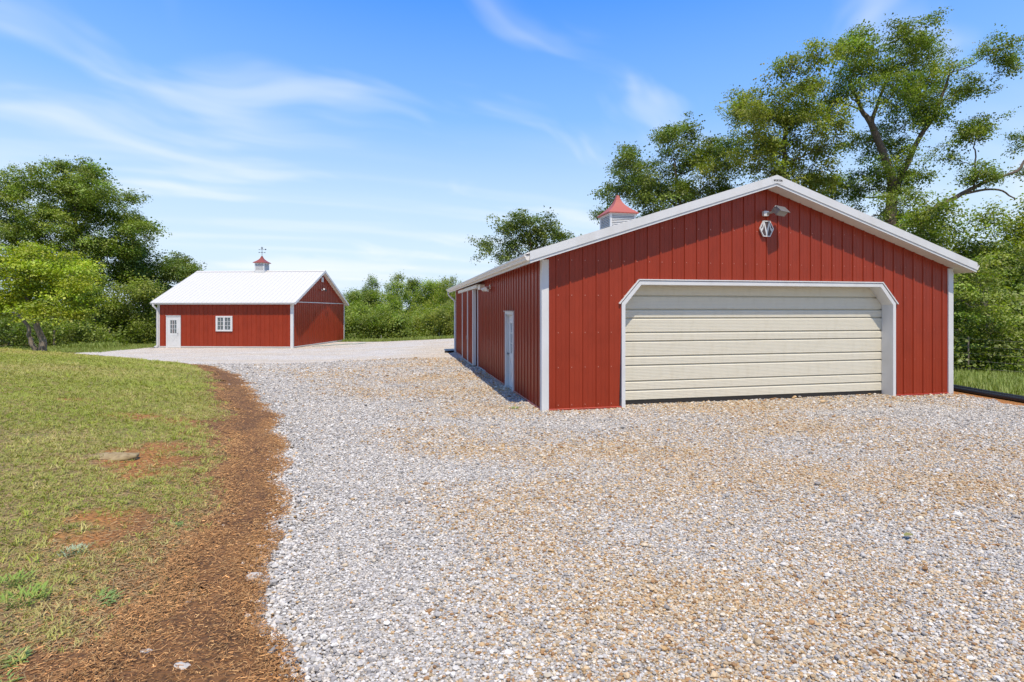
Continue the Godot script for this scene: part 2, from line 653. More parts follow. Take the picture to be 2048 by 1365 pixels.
func siding(parent: Node, origin: Vector3, along: Vector3, out: Vector3, t0: float, t1: float, low: Callable, high: Callable, shift := 0.0, screw_rows := []) -> void:
	# one ribbed sheet bay after another; each is a panel of its own
	var screws := start()
	var any := false
	var k := int(floor((t0 - shift) / PITCH))
	while k * PITCH + shift < t1 - 0.004:
		var from := k * PITCH + shift
		var cols := []
		for q in RIB:
			var t: float = from + q[0]
			if t < t0 or t > t1:
				cols.append([clampf(t, t0, t1), q[1] if t > t0 - 0.051 and t < t1 + 0.051 else 0.0])
			else:
				cols.append([t, q[1]])
		var st := start()
		var empty := true
		for i in cols.size() - 1:
			var a: Array = cols[i]
			var b: Array = cols[i + 1]
			if b[0] - a[0] < 1e-4:
				continue
			var la: float = low.call(a[0] + 1e-4)
			var lb: float = low.call(b[0] - 1e-4)
			var ha: float = high.call(a[0])
			var hb: float = high.call(b[0])
			if ha - la < 0.004 and hb - lb < 0.004:
				continue
			empty = false
			var pa: Vector3 = origin + along * a[0] + out * a[1]
			var pb: Vector3 = origin + along * b[0] + out * b[1]
			if along.cross(Vector3.UP).dot(out) > 0.0:
				quad(st, pa + Vector3.UP * la, pa + Vector3.UP * ha, pb + Vector3.UP * hb, pb + Vector3.UP * lb)
			else:
				quad(st, pb + Vector3.UP * lb, pb + Vector3.UP * hb, pa + Vector3.UP * ha, pa + Vector3.UP * la)
		if not empty:
			done(st, "siding_panel", M["red%d" % (absi(k * 7 + 3) % 3)], parent)
			for y in screw_rows:
				var t := from + 0.055
				if t > t0 and t < t1 and y > low.call(t) + 0.02 and y < high.call(t) - 0.06:
					var c: Vector3 = origin + along * t + out * 0.003 + Vector3.UP * y
					var e := (along * 0.010 + out * 0.007).abs() + Vector3.UP * 0.010
					box(screws, c - e, c + e)
					any = true
		k += 1
	if any:
		stuff(done(screws, "screws", M.screw, parent))


func steady(v: float) -> Callable:
	return func(_t: float) -> float: return v


func plain_box(called: String, lo: Vector3, hi: Vector3, material: Material, parent: Node, bevel := 0.0) -> MeshInstance3D:
	var st := start()
	box(st, lo, hi, bevel)
	return done(st, called, material, parent)


# ------------------------------------------------------------------ the garage

const GW := 10.97
const GL := 16.79
const GH := 3.254
const GRISE := 1.775


func garage_top(x: float) -> float:
	return GH + GRISE * (1.0 - absf(x - GW / 2.0) / (GW / 2.0))


func build_garage() -> void:
	var g := thing("garage", "large red steel garage with white trim and a wide cream overhead door", "garage", Vector3(0.6555, 0, -11.157), 0.2162)
	var s := GRISE / (GW / 2.0)
	var over := 0.324
	var eave := 0.37
	# shell behind the steel
	var st := start()
	var pent := PackedVector2Array([Vector2(0.16, -0.3), Vector2(GW - 0.03, -0.3), Vector2(GW - 0.03, GH - 0.02), Vector2(GW / 2, GH + GRISE - 0.03), Vector2(0.16, GH - 0.02)])
	extrude(st, pent, Vector3.ZERO, Vector3.RIGHT, Vector3.UP, Vector3(0, 0, -0.36), Vector3(0, 0, -GL + 0.02))
	done(st, "wall", M.dark_inside, g)
	# front wall, left open at the big door
	var door_l := 1.90
	var door_r := 9.07
	var door_low := func(t: float) -> float:
		if t <= 1.80 or t >= 9.18:
			return -0.12
		if t < 2.235:
			return 2.32 + (t - 1.80) / 0.435 * 0.50
		if t > 8.76:
			return 2.335 + (9.18 - t) / 0.42 * 0.50
		return 2.83
	siding(g, Vector3.ZERO, Vector3.RIGHT, Vector3(0, 0, 1), 0.0, GW, door_low, garage_top, -0.016, [0.12, 0.93, 1.68, 2.49, 3.25, 4.02])
	# left long wall with its openings
	var side_low := func(v: float) -> float:
		return 2.06 if v > 2.82 and v < 3.80 else -0.12
	siding(g, Vector3.ZERO, Vector3(0, 0, -1), Vector3(-1, 0, 0), 0.0, GL, side_low, steady(GH), 0.1, [0.12, 0.93, 1.68, 2.49, 3.1])
	# right and rear walls
	plain_box("wall", Vector3(GW - 0.03, -0.3, -GL), Vector3(GW + 0.01, GH, -0.36), M.red0, g)
	plain_box("wall", Vector3(0.02, -0.3, -GL - 0.02), Vector3(GW - 0.02, GH, -GL + 0.02), M.red0, g)
	# base trim
	for seg in [[0.11, 1.795], [9.185, GW - 0.11]]:
		st = start()
		extrude(st, PackedVector2Array([Vector2(0.0, -0.12), Vector2(0.028, -0.12), Vector2(0.028, 0.03), Vector2(0.034, 0.036), Vector2(0.022, 0.048), Vector2(0.0, 0.05)]), Vector3.ZERO, Vector3(0, 0, 1), Vector3.UP, Vector3(seg[0], 0, 0), Vector3(seg[1], 0, 0))
		done(st, "base_trim", M.red_trim, g)
	for seg in [[0.11, 2.765], [3.86, GL - 0.1]]:
		st = start()
		extrude(st, PackedVector2Array([Vector2(0.0, -0.12), Vector2(0.028, -0.12), Vector2(0.028, 0.03), Vector2(0.034, 0.036), Vector2(0.022, 0.048), Vector2(0.0, 0.05)]), Vector3.ZERO, Vector3(-1, 0, 0), Vector3.UP, Vector3(0, 0, -seg[0]), Vector3(0, 0, -seg[1]))
		done(st, "base_trim", M.red_trim, g)
	# corner trims, bent round each corner
	for c in [[0.0, 1.0, 0.0, 1.0], [GW, -1.0, 0.0, 1.0], [0.0, 1.0, -GL, -1.0]]:
		st = start()
		var sx: float = c[1]
		var sz: float = c[3]
		var ell := PackedVector2Array([Vector2(-0.03 * sx, 0.03 * sz), Vector2(0.128 * sx, 0.03 * sz), Vector2(0.128 * sx, 0.002 * sz), Vector2(-0.002 * sx, 0.002 * sz), Vector2(-0.002 * sx, -0.11 * sz), Vector2(-0.03 * sx, -0.11 * sz)])
		extrude(st, ell, Vector3(c[0], 0, c[2]), Vector3.RIGHT, Vector3(0, 0, 1), Vector3(0, -0.1, 0), Vector3(0, GH - 0.006, 0))
		done(st, "corner_trim", M.white, g)
	# roof: two slopes, whose undersides are the soffits
	var thick := 0.20
	var peak := Vector2(GW / 2, GH + GRISE + 0.002)
	for side in [-1, 1]:
		var tip := Vector2(GW / 2 + side * (GW / 2 + eave), GH - eave * s + 0.002)
		var roof := part("roof_slope", g)
		st = start()
		extrude(st, PackedVector2Array([tip, peak, peak + Vector2(0, thick), tip + Vector2(0, thick)]), Vector3.ZERO, Vector3.RIGHT, Vector3.UP, Vector3(0, 0, over), Vector3(0, 0, -GL - over))
		done(st, "soffit", M.soffit, roof)
		# ribbed steel sheets on top
		var k := 0
		while k * 0.9144 < GL + 2 * over - 0.05:
			var z0 := over + 0.02 - k * 0.9144
			var z1 := maxf(z0 - 0.9144, -GL - over - 0.02)
			st = start()
			var prof := PackedVector2Array([Vector2(z0, 0)])
			for r in 3:
				for q in [[0.0, 0.0], [0.007, 0.02], [0.03, 0.02], [0.037, 0.0]]:
					prof.append(Vector2(z0 - 0.02 - r * PITCH - q[0], 0.006 + q[1]))
			prof.append(Vector2(z1, 0.006))
			prof.append(Vector2(z1, 0))
			var down := Vector3(tip.x - peak.x, tip.y - peak.y, 0)
			extrude(st, prof, Vector3(peak.x, peak.y + thick + 0.002, 0), Vector3(0, 0, 1), Vector3.UP, down * 1.012, Vector3.ZERO)
			done(st, "roof_panel", M.roof_white, roof)
			k += 1
		# rake boards at the front: a deep face and a set-back lower band
		st = start()
		extrude(st, PackedVector2Array([tip + Vector2(0, 0.055), peak + Vector2(0, 0.055), peak + Vector2(0, thick + 0.04), tip + Vector2(0, thick + 0.04)]), Vector3.ZERO, Vector3.RIGHT, Vector3.UP, Vector3(0, 0, over + 0.002), Vector3(0, 0, over + 0.032))
		done(st, "rake_board", M.white, roof)
		st = start()
		extrude(st, PackedVector2Array([tip + Vector2(0, -0.004), peak + Vector2(0, -0.004), peak + Vector2(0, 0.051), tip + Vector2(0, 0.051)]), Vector3.ZERO, Vector3.RIGHT, Vector3.UP, Vector3(0, 0, over - 0.02), Vector3(0, 0, over + 0.016))
		done(st, "rake_trim", M.white, roof)
		# eave gutter of a moulded section
		st = start()
		var ogee := PackedVector2Array([Vector2(0, 0), Vector2(0.055, 0), Vector2(0.075, 0.025), Vector2(0.08, 0.055), Vector2(0.1, 0.07), Vector2(0.115, 0.095), Vector2(0.115, 0.125), Vector2(0.105, 0.125), Vector2(0.105, 0.1), Vector2(0.0, 0.1)])
		extrude(st, ogee, Vector3(tip.x + side * 0.002, tip.y + 0.055, 0), Vector3(side, 0, 0), Vector3.UP, Vector3(0, 0, over - 0.004), Vector3(0, 0, -GL - over))
		done(st, "gutter", M.gutter, g)
	# peak plate with its print
	st = start()
	extrude(st, PackedVector2Array([Vector2(-0.16, thick + 0.045 - 0.16 * s), Vector2(-0.11, 0.052), Vector2(0.11, 0.052), Vector2(0.16, thick + 0.045 - 0.16 * s), Vector2(0.0, thick + 0.045)]), Vector3(peak.x, peak.y, 0), Vector3.RIGHT, Vector3.UP, Vector3(0, 0, over + 0.0325), Vector3(0, 0, over + 0.0345))
	done(st, "peak_plate", M.white, g)
	var tm := TextMesh.new()
	tm.text = "MORTON"
	var f := SystemFont.new()
	f.font_names = PackedStringArray(["Droid Sans"])
	f.font_weight = 700
	tm.font = f
	tm.font_size = 32
	tm.pixel_size = 0.0017
	tm.depth = 0.003
	var word := mesh_node("lettering", tm, M.black_print, g)
	word.position = Vector3(peak.x + 0.02, peak.y + 0.115, over + 0.037)
	word.scale = Vector3(0.98, 1.15, 1)
	# ----- the big door
	var d := part("overhead_door", g)
	var zf := -0.29
	var grooves := [0.105, 0.335, 0.545, 0.905, 1.11, 1.455, 1.655, 1.985, 2.185, 2.50, 2.80]
	for k in grooves.size() - 1:
		st = start()
		strip_profile(st, grooves[k], grooves[k + 1], door_l - 0.12, door_r + 0.12, zf)
		done(st, "door_section", M.cream, d)
	plain_box("bottom_seal", Vector3(door_l - 0.1, -0.1, zf - 0.05), Vector3(door_r + 0.1, 0.1, zf - 0.004), M.rubber, d)
	plain_box("door_backing", Vector3(door_l - 0.15, -0.1, zf - 0.065), Vector3(door_r + 0.15, 2.84, zf - 0.052), M.dark_inside, d)
	var fr := part("door_frame", g)
	# reveals
	var outline := [Vector2(1.80, -0.12), Vector2(1.80, 2.32), Vector2(2.235, 2.82), Vector2(8.76, 2.835), Vector2(9.18, 2.335), Vector2(9.18, -0.12)]
	var inner := [Vector2(1.885, -0.12), Vector2(1.885, 2.285), Vector2(2.27, 2.735), Vector2(8.72, 2.75), Vector2(9.095, 2.30), Vector2(9.095, -0.12)]
	for i in 5:
		st = start()
		var ring := PackedVector2Array([outline[i], outline[i + 1], inner[i + 1], inner[i]])
		extrude(st, ring, Vector3.ZERO, Vector3.RIGHT, Vector3.UP, Vector3(0, 0, zf + 0.004), Vector3(0, 0, 0.036))
		done(st, ["jamb", "corner_brace", "header", "corner_brace", "jamb"][i], M.white, fr)
	# drip caps over header and braces
	for c in [[Vector2(1.755, 2.30), Vector2(2.225, 2.835)], [Vector2(2.195, 2.832), Vector2(8.80, 2.846)], [Vector2(8.77, 2.85), Vector2(9.235, 2.315)]]:
		st = start()
		var dir: Vector2 = (c[1] - c[0]).normalized()
		var nor := Vector2(-dir.y, dir.x) * 0.026
		extrude(st, PackedVector2Array([c[0], c[1], c[1] + nor, c[0] + nor]), Vector3.ZERO, Vector3.RIGHT, Vector3.UP, Vector3(0, 0, 0.002), Vector3(0, 0, 0.05))
		done(st, "drip_cap", M.white, fr)
	# ----- emblem
	emblem(g, Vector3(5.453, 4.085, 0.022))
	# ----- floodlight over it
	var fl := part("floodlight", g)
	plain_box("wall_box", Vector3(5.36, 4.38, 0.004), Vector3(5.50, 4.50, 0.07), M.white, fl, 0.015)
	st = start()
	tube(st, [Vector3(5.46, 4.44, 0.06), Vector3(5.50, 4.45, 0.14), Vector3(5.53, 4.46, 0.20)], [0.028, 0.026, 0.03])
	done(st, "arm", M.grey_metal, fl)
	var head := part("lamp_head", fl)
	head.position = Vector3(5.62, 4.46, 0.28)
	head.rotation = Vector3(0.8, 0.2, -0.06)
	plain_box("housing", Vector3(-0.155, -0.075, -0.09), Vector3(0.155, 0.075, 0.08), M.grey_metal, head, 0.02)
	plain_box("lens", Vector3(-0.135, -0.06, 0.078), Vector3(0.135, 0.06, 0.087), M.lamp_glass, head)
	plain_box("visor", Vector3(-0.16, 0.077, -0.08), Vector3(0.16, 0.086, 0.13), M.grey_metal, head)
	# ----- walk door in the long wall
	var wd := part("entry_door", g)
	plain_box("frame", Vector3(-0.035, -0.06, -2.845), Vector3(0.005, 2.06, -2.765), M.white, wd)
	plain_box("frame", Vector3(-0.035, -0.06, -3.855), Vector3(0.005, 2.06, -3.775), M.white, wd)
	plain_box("frame", Vector3(-0.035, 2.063, -3.855), Vector3(0.005, 2.14, -2.765), M.white, wd)
	plain_box("drip_cap", Vector3(-0.075, 2.143, -3.89), Vector3(0.0, 2.157, -2.73), M.white, wd)
	plain_box("reveal", Vector3(0.006, -0.06, -3.80), Vector3(0.11, 2.06, -3.772), M.white, wd)
	plain_box("reveal", Vector3(0.006, -0.06, -2.85), Vector3(0.11, 2.06, -2.82), M.white, wd)
	plain_box("reveal", Vector3(0.006, 2.03, -3.77), Vector3(0.11, 2.06, -2.852), M.white, wd)
	plain_box("sill", Vector3(-0.045, -0.06, -3.77), Vector3(0.11, 0.035, -2.852), M.concrete, wd)
	door_leaf(wd, Vector3(0.085, 0.04, -2.855), Vector3(0, 0, -1), Vector3(-1, 0, 0), 0.91, 1.98)
	# ----- sliding door on its track
	var sd := part("sliding_door", g)
	plain_box("track_cover", Vector3(-0.24, 3.0, -13.9), Vector3(-0.002, 3.135, -8.0), M.white, sd, 0.02)
	plain_box("track_bracket", Vector3(-0.18, 2.93, -8.0), Vector3(-0.004, 3.1, -7.55), M.gutter, sd)
	siding(sd, Vector3(-0.145, 0, 0), Vector3(0, 0, -1), Vector3(-1, 0, 0), 9.43, 12.70, steady(0.08), steady(2.99), 0.06)
	plain_box("door_core", Vector3(-0.143, 0.07, -12.76), Vector3(-0.055, 2.99, -9.33), M.red0, sd)
	for v in [[9.32, 9.45], [10.88, 11.0], [12.66, 12.78]]:
		plain_box("door_stile", Vector3(-0.182, 0.06, -v[1]), Vector3(-0.05, 2.995, -v[0]), M.white, sd)
	plain_box("jamb_trim", Vector3(-0.034, -0.06, -9.09), Vector3(-0.002, 3.0, -8.96), M.white, sd)
	plain_box("bottom_rail", Vector3(-0.178, 0.03, -12.655), Vector3(-0.052, 0.075, -9.455), M.concrete, sd)
	st = start()
	tube(st, [Vector3(-0.19, 0.98, -10.94), Vector3(-0.215, 1.0, -10.94), Vector3(-0.215, 1.12, -10.94), Vector3(-0.19, 1.14, -10.94)], [0.012, 0.012, 0.012, 0.012], 6)
	done(st, "handle", M.grey_metal, sd)
	# ----- twin floodlight under the eave
	var sl := part("eave_light", g)
	st = start()
	tube(st, [Vector3(-0.004, 2.96, -6.35), Vector3(-0.05, 2.96, -6.35)], [0.075, 0.07], 12)
	done(st, "base", M.gutter, sl)
	for q in [[-6.20, 0.1], [-6.50, -0.1]]:
		st = start()
		tube(st, [Vector3(-0.045, 2.96, -6.35), Vector3(-0.10, 2.94, (q[0] - 6.35) / 2), Vector3(-0.13, 2.93, q[0]), Vector3(-0.22, 2.86, q[0] + q[1])], [0.02, 0.02, 0.05, 0.075], 10)
		done(st, "lamp_head", M.gutter, sl)
	st = start()
	tube(st, [Vector3(-0.06, 2.92, -6.35), Vector3(-0.08, 2.80, -6.35)], [0.035, 0.045], 8)
	done(st, "sensor", M.gutter, sl)
	# ----- downspout at the far corner
	var ds := part("downspout", g)
	st = start()
	tube(st, [Vector3(-eave - 0.05, 3.16, -GL - 0.05), Vector3(-eave - 0.03, 3.02, -GL - 0.05), Vector3(-0.09, 2.72, -GL + 0.03), Vector3(-0.07, 2.6, -GL + 0.04), Vector3(-0.07, 0.12, -GL + 0.04), Vector3(-0.16, 0.05, -GL + 0.08)], [0.045, 0.045, 0.045, 0.045, 0.045, 0.045], 8)
	done(st, "pipe", M.white, ds)
	st = start()
	tube(st, [Vector3(-0.15, 0.06, -GL + 0.08), Vector3(-0.4, 0.06, -GL + 0.3), Vector3(-0.62, 0.055, -GL + 0.38)], [0.055, 0.06, 0.06], 8)
	done(st, "outlet", M.black_plastic, ds)
	# ----- cupola on the ridge
	cupola(g, Vector3(GW / 2, GH + GRISE + 0.02, -8.55), 0.53, 4.95, 5.96, 6.72, 0.62, s, 13, "copper_red")


func strip_profile(st: SurfaceTool, y0: float, y1: float, x0: float, x1: float, z: float) -> void:
	# one horizontal strip of the overhead door: shadowed foot, ribbed face, bevelled head
	var prof := [Vector2(-0.05, y0 + 0.001), Vector2(-0.04, y0 + 0.003), Vector2(-0.04, y0 + 0.017), Vector2(0.0, y0 + 0.02)]
	var y := y0 + 0.05
	while y < y1 - 0.055:
		prof.append(Vector2(0.0, y))
		prof.append(Vector2(-0.0045, y + 0.003))
		prof.append(Vector2(-0.0045, y + 0.009))
		prof.append(Vector2(0.0, y + 0.012))
		y += 0.034
	prof.append(Vector2(0.0, y1 - 0.034))
	prof.append(Vector2(-0.012, y1 - 0.026))
	prof.append(Vector2(-0.04, y1 - 0.002))
	prof.append(Vector2(-0.05, y1 - 0.001))
	extrude(st, PackedVector2Array(prof), Vector3(0, 0, z), Vector3(0, 0, 1), Vector3.UP, Vector3(x0, 0, 0), Vector3(x1, 0, 0))


func emblem(parent: Node, at_: Vector3) -> void:
	var e := part("emblem", parent)
	e.position = at_
	var hexa := func(k: float) -> Array:
		return [Vector2(-0.189, 0) * k, Vector2(-0.092, 0.186) * k, Vector2(0.092, 0.186) * k, Vector2(0.189, 0) * k, Vector2(0.092, -0.186) * k, Vector2(-0.092, -0.186) * k]
	var outer: Array = hexa.call(1.0)
	var inner: Array = hexa.call(0.885)
	var st := start()
	extrude(st, PackedVector2Array(hexa.call(0.97)), Vector3.ZERO, Vector3.RIGHT, Vector3.UP, Vector3.ZERO, Vector3(0, 0, 0.02))
	done(st, "plate", M.emblem_dark, e)
	st = start()
	for i in 6:
		var j := (i + 1) % 6
		extrude(st, PackedVector2Array([outer[i], outer[j], inner[j], inner[i]]), Vector3.ZERO, Vector3.RIGHT, Vector3.UP, Vector3(0, 0, 0.0), Vector3(0, 0, 0.034))
	done(st, "rim", M.white, e)
	st = start()
	var lift := 0.0
	for poly in [
		[Vector2(-0.088, 0.158), Vector2(-0.054, 0.158), Vector2(0.012, -0.09), Vector2(0.010, -0.164), Vector2(-0.006, -0.164)],
		[Vector2(-0.085, 0.158), Vector2(-0.074, 0.09), Vector2(-0.098, -0.01), Vector2(-0.132, -0.068), Vector2(-0.158, -0.012), Vector2(-0.112, 0.025)],
		[Vector2(0.088, 0.158), Vector2(0.054, 0.158), Vector2(-0.010, -0.09), Vector2(-0.002, -0.166), Vector2(0.014, -0.166)],
		[Vector2(0.080, 0.158), Vector2(0.072, 0.08), Vector2(0.098, -0.02), Vector2(0.130, -0.07), Vector2(0.158, -0.012), Vector2(0.112, 0.025)],
	]:
		lift += 0.0015
		extrude(st, PackedVector2Array(poly), Vector3.ZERO, Vector3.RIGHT, Vector3.UP, Vector3(0, 0, 0.0205), Vector3(0, 0, 0.026 + lift))
	done(st, "letter", M.white, e)


func oriented_box(st: SurfaceTool, origin: Vector3, along: Vector3, out: Vector3, lo: Vector3, hi: Vector3) -> void:
	# lo and hi count along the wall, up and out from it
	extrude(st, PackedVector2Array([Vector2(lo.x, lo.y), Vector2(hi.x, lo.y), Vector2(hi.x, hi.y), Vector2(lo.x, hi.y)]), origin, along, Vector3.UP, out * lo.z, out * hi.z)


func wall_piece(called: String, parent: Node, material: Material, origin: Vector3, along: Vector3, out: Vector3, lo: Vector3, hi: Vector3) -> MeshInstance3D:
	var st := start()
	oriented_box(st, origin, along, out, lo, hi)
	return done(st, called, material, parent)


func door_leaf(parent: Node, o: Vector3, along: Vector3, out: Vector3, w: float, h: float) -> void:
	# nine lights above, a crossed panel below
	var gl := w * 0.23
	var gr := w * 0.77
	var gb := h * 0.47
	var gt := h * 0.90
	for r in [[0.0, 0.0, gl, h], [gr, 0.0, w, h], [gl, 0.0, gr, gb], [gl, gt, gr, h]]:
		wall_piece("leaf", parent, M.white, o, along, out, Vector3(r[0], r[1], -0.02), Vector3(r[2], r[3], 0.02))
	wall_piece("dark_room", parent, M.dark_inside, o, along, out, Vector3(gl + 0.002, gb + 0.002, -0.019), Vector3(gr - 0.002, gt - 0.002, -0.012))
	for i in 3:
		for j in 3:
			var x0 := lerpf(gl, gr, i / 3.0) + 0.012
			var x1 := lerpf(gl, gr, (i + 1) / 3.0) - 0.012
			var y0 := lerpf(gb, gt, j / 3.0) + 0.012
			var y1 := lerpf(gb, gt, (j + 1) / 3.0) - 0.012
			wall_piece("pane", parent, M.pane, o, along, out, Vector3(x0, y0, 0.0), Vector3(x1, y1, 0.004))
	for i in [1, 2]:
		var x := lerpf(gl, gr, i / 3.0)
		wall_piece("muntin", parent, M.white, o, along, out, Vector3(x - 0.011, gb + 0.001, -0.008), Vector3(x + 0.011, gt - 0.001, 0.016))
		var y := lerpf(gb, gt, i / 3.0)
		wall_piece("muntin", parent, M.white, o, along, out, Vector3(gl + 0.001, y - 0.011, -0.007), Vector3(gr - 0.001, y + 0.011, 0.014))
	# crossbuck
	var a := Vector2(w * 0.2, h * 0.08)
	var b := Vector2(w * 0.8, h * 0.40)
	for seg in [[a, b], [Vector2(a.x, b.y), Vector2(b.x, a.y)], [a, Vector2(b.x, a.y)], [Vector2(a.x, b.y), b], [a, Vector2(a.x, b.y)], [Vector2(b.x, a.y), b]]:
		var dir: Vector2 = (seg[1] - seg[0]).normalized()
		var nor := Vector2(-dir.y, dir.x) * 0.012
		var st := start()
		extrude(st, PackedVector2Array([seg[0] - nor, seg[1] - nor, seg[1] + nor, seg[0] + nor]), o, along, Vector3.UP, out * 0.021, out * 0.029)
		done(st, "moulding", M.white, parent)
	var st2 := start()
	var k := o + along * (w - 0.07) + Vector3.UP * (h * 0.46)
	tube(st2, [k + out * 0.02, k + out * 0.05, k + out * 0.055, k + out * 0.09], [0.014, 0.014, 0.03, 0.022], 10)
	done(st2, "handle", M.grey_metal, parent)


func cupola(parent: Node, c: Vector3, half: float, y_low: float, y_top: float, y_peak: float, eave: float, s: float, slats: int, cap_paint: String) -> void:
	var q := part("cupola", parent)
	q.position = Vector3(c.x, 0, c.z)
	var foot := y_low - half * s - 0.08
	var st := start()
	box(st, Vector3(-half + 0.05, foot, -half + 0.05), Vector3(half - 0.05, y_top - 0.02, half - 0.05))
	done(st, "core", M.grey_metal, q)
	# base skirt
	plain_box("skirt", Vector3(-half - 0.012, foot, -half - 0.012), Vector3(half + 0.012, y_low + (y_top - y_low) * 0.12, half + 0.012), M.white, q)
	var low := y_low + (y_top - y_low) * 0.12
	for sx in [-1, 1]:
		for sz in [-1, 1]:
			plain_box("corner_post", Vector3(sx * half - (0.07 if sx > 0 else 0.0), low + 0.001, sz * half - (0.07 if sz > 0 else 0.0)), Vector3(sx * half + (0.07 if sx < 0 else 0.0), y_top, sz * half + (0.07 if sz < 0 else 0.0)), M.white, q)
	var step := (y_top - 0.06 - low) / slats
	for k in slats:
		var y := low + step * (k + 0.5)
		for side in 4:
			var out := [Vector3(0, 0, 1), Vector3(-1, 0, 0), Vector3(1, 0, 0), Vector3(0, 0, -1)][side] as Vector3
			if side == 3:
				continue
			var along := Vector3.UP.cross(out)
			st = start()
			extrude(st, PackedVector2Array([Vector2(-0.05, step * 0.42), Vector2(-0.005, -step * 0.42), Vector2(-0.005, -step * 0.25), Vector2(-0.045, step * 0.5)]), out * half + Vector3.UP * y, out, Vector3.UP, along * (-half + 0.072), along * (half - 0.072))
			done(st, "louvre_slat", M.white, q)
	plain_box("top_trim", Vector3(-half - 0.008, y_top - 0.058, -half - 0.008), Vector3(half + 0.008, y_top + 0.012, half + 0.008), M.white, q)
	# bell-curved hipped cap
	st = start()
	var rings := []
	for k in 9:
		var t := k / 8.0
		var r := lerpf(eave, 0.05, t) - 0.19 * eave * sin(PI * t)
		rings.append([r, lerpf(y_top + 0.012, y_peak, t)])
	for k in 8:
		var r0: float = rings[k][0]
		var r1: float = rings[k + 1][0]
		var p := [Vector3(-1, 0, 1), Vector3(1, 0, 1), Vector3(1, 0, -1), Vector3(-1, 0, -1)]
		for i in 4:
			var a: Vector3 = p[i]
			var b: Vector3 = p[(i + 1) % 4]
			var y0 := Vector3.UP * float(rings[k][1])
			var y1 := Vector3.UP * float(rings[k + 1][1])
			quad(st, a * r0 + y0, a * r1 + y1, b * r1 + y1, b * r0 + y0)
	box(st, Vector3(-eave, y_top - 0.02, -eave), Vector3(eave, y_top + 0.011, eave))
	box(st, Vector3(-0.05, y_peak - 0.001, -0.05), Vector3(0.05, y_peak + 0.02, 0.05))
	done(st, "cap", M[cap_paint], q)


# ------------------------------------------------------------------ the barn

const BW := 9.40
const BL := 8.873
const BH := 3.084
const BRISE := 2.303


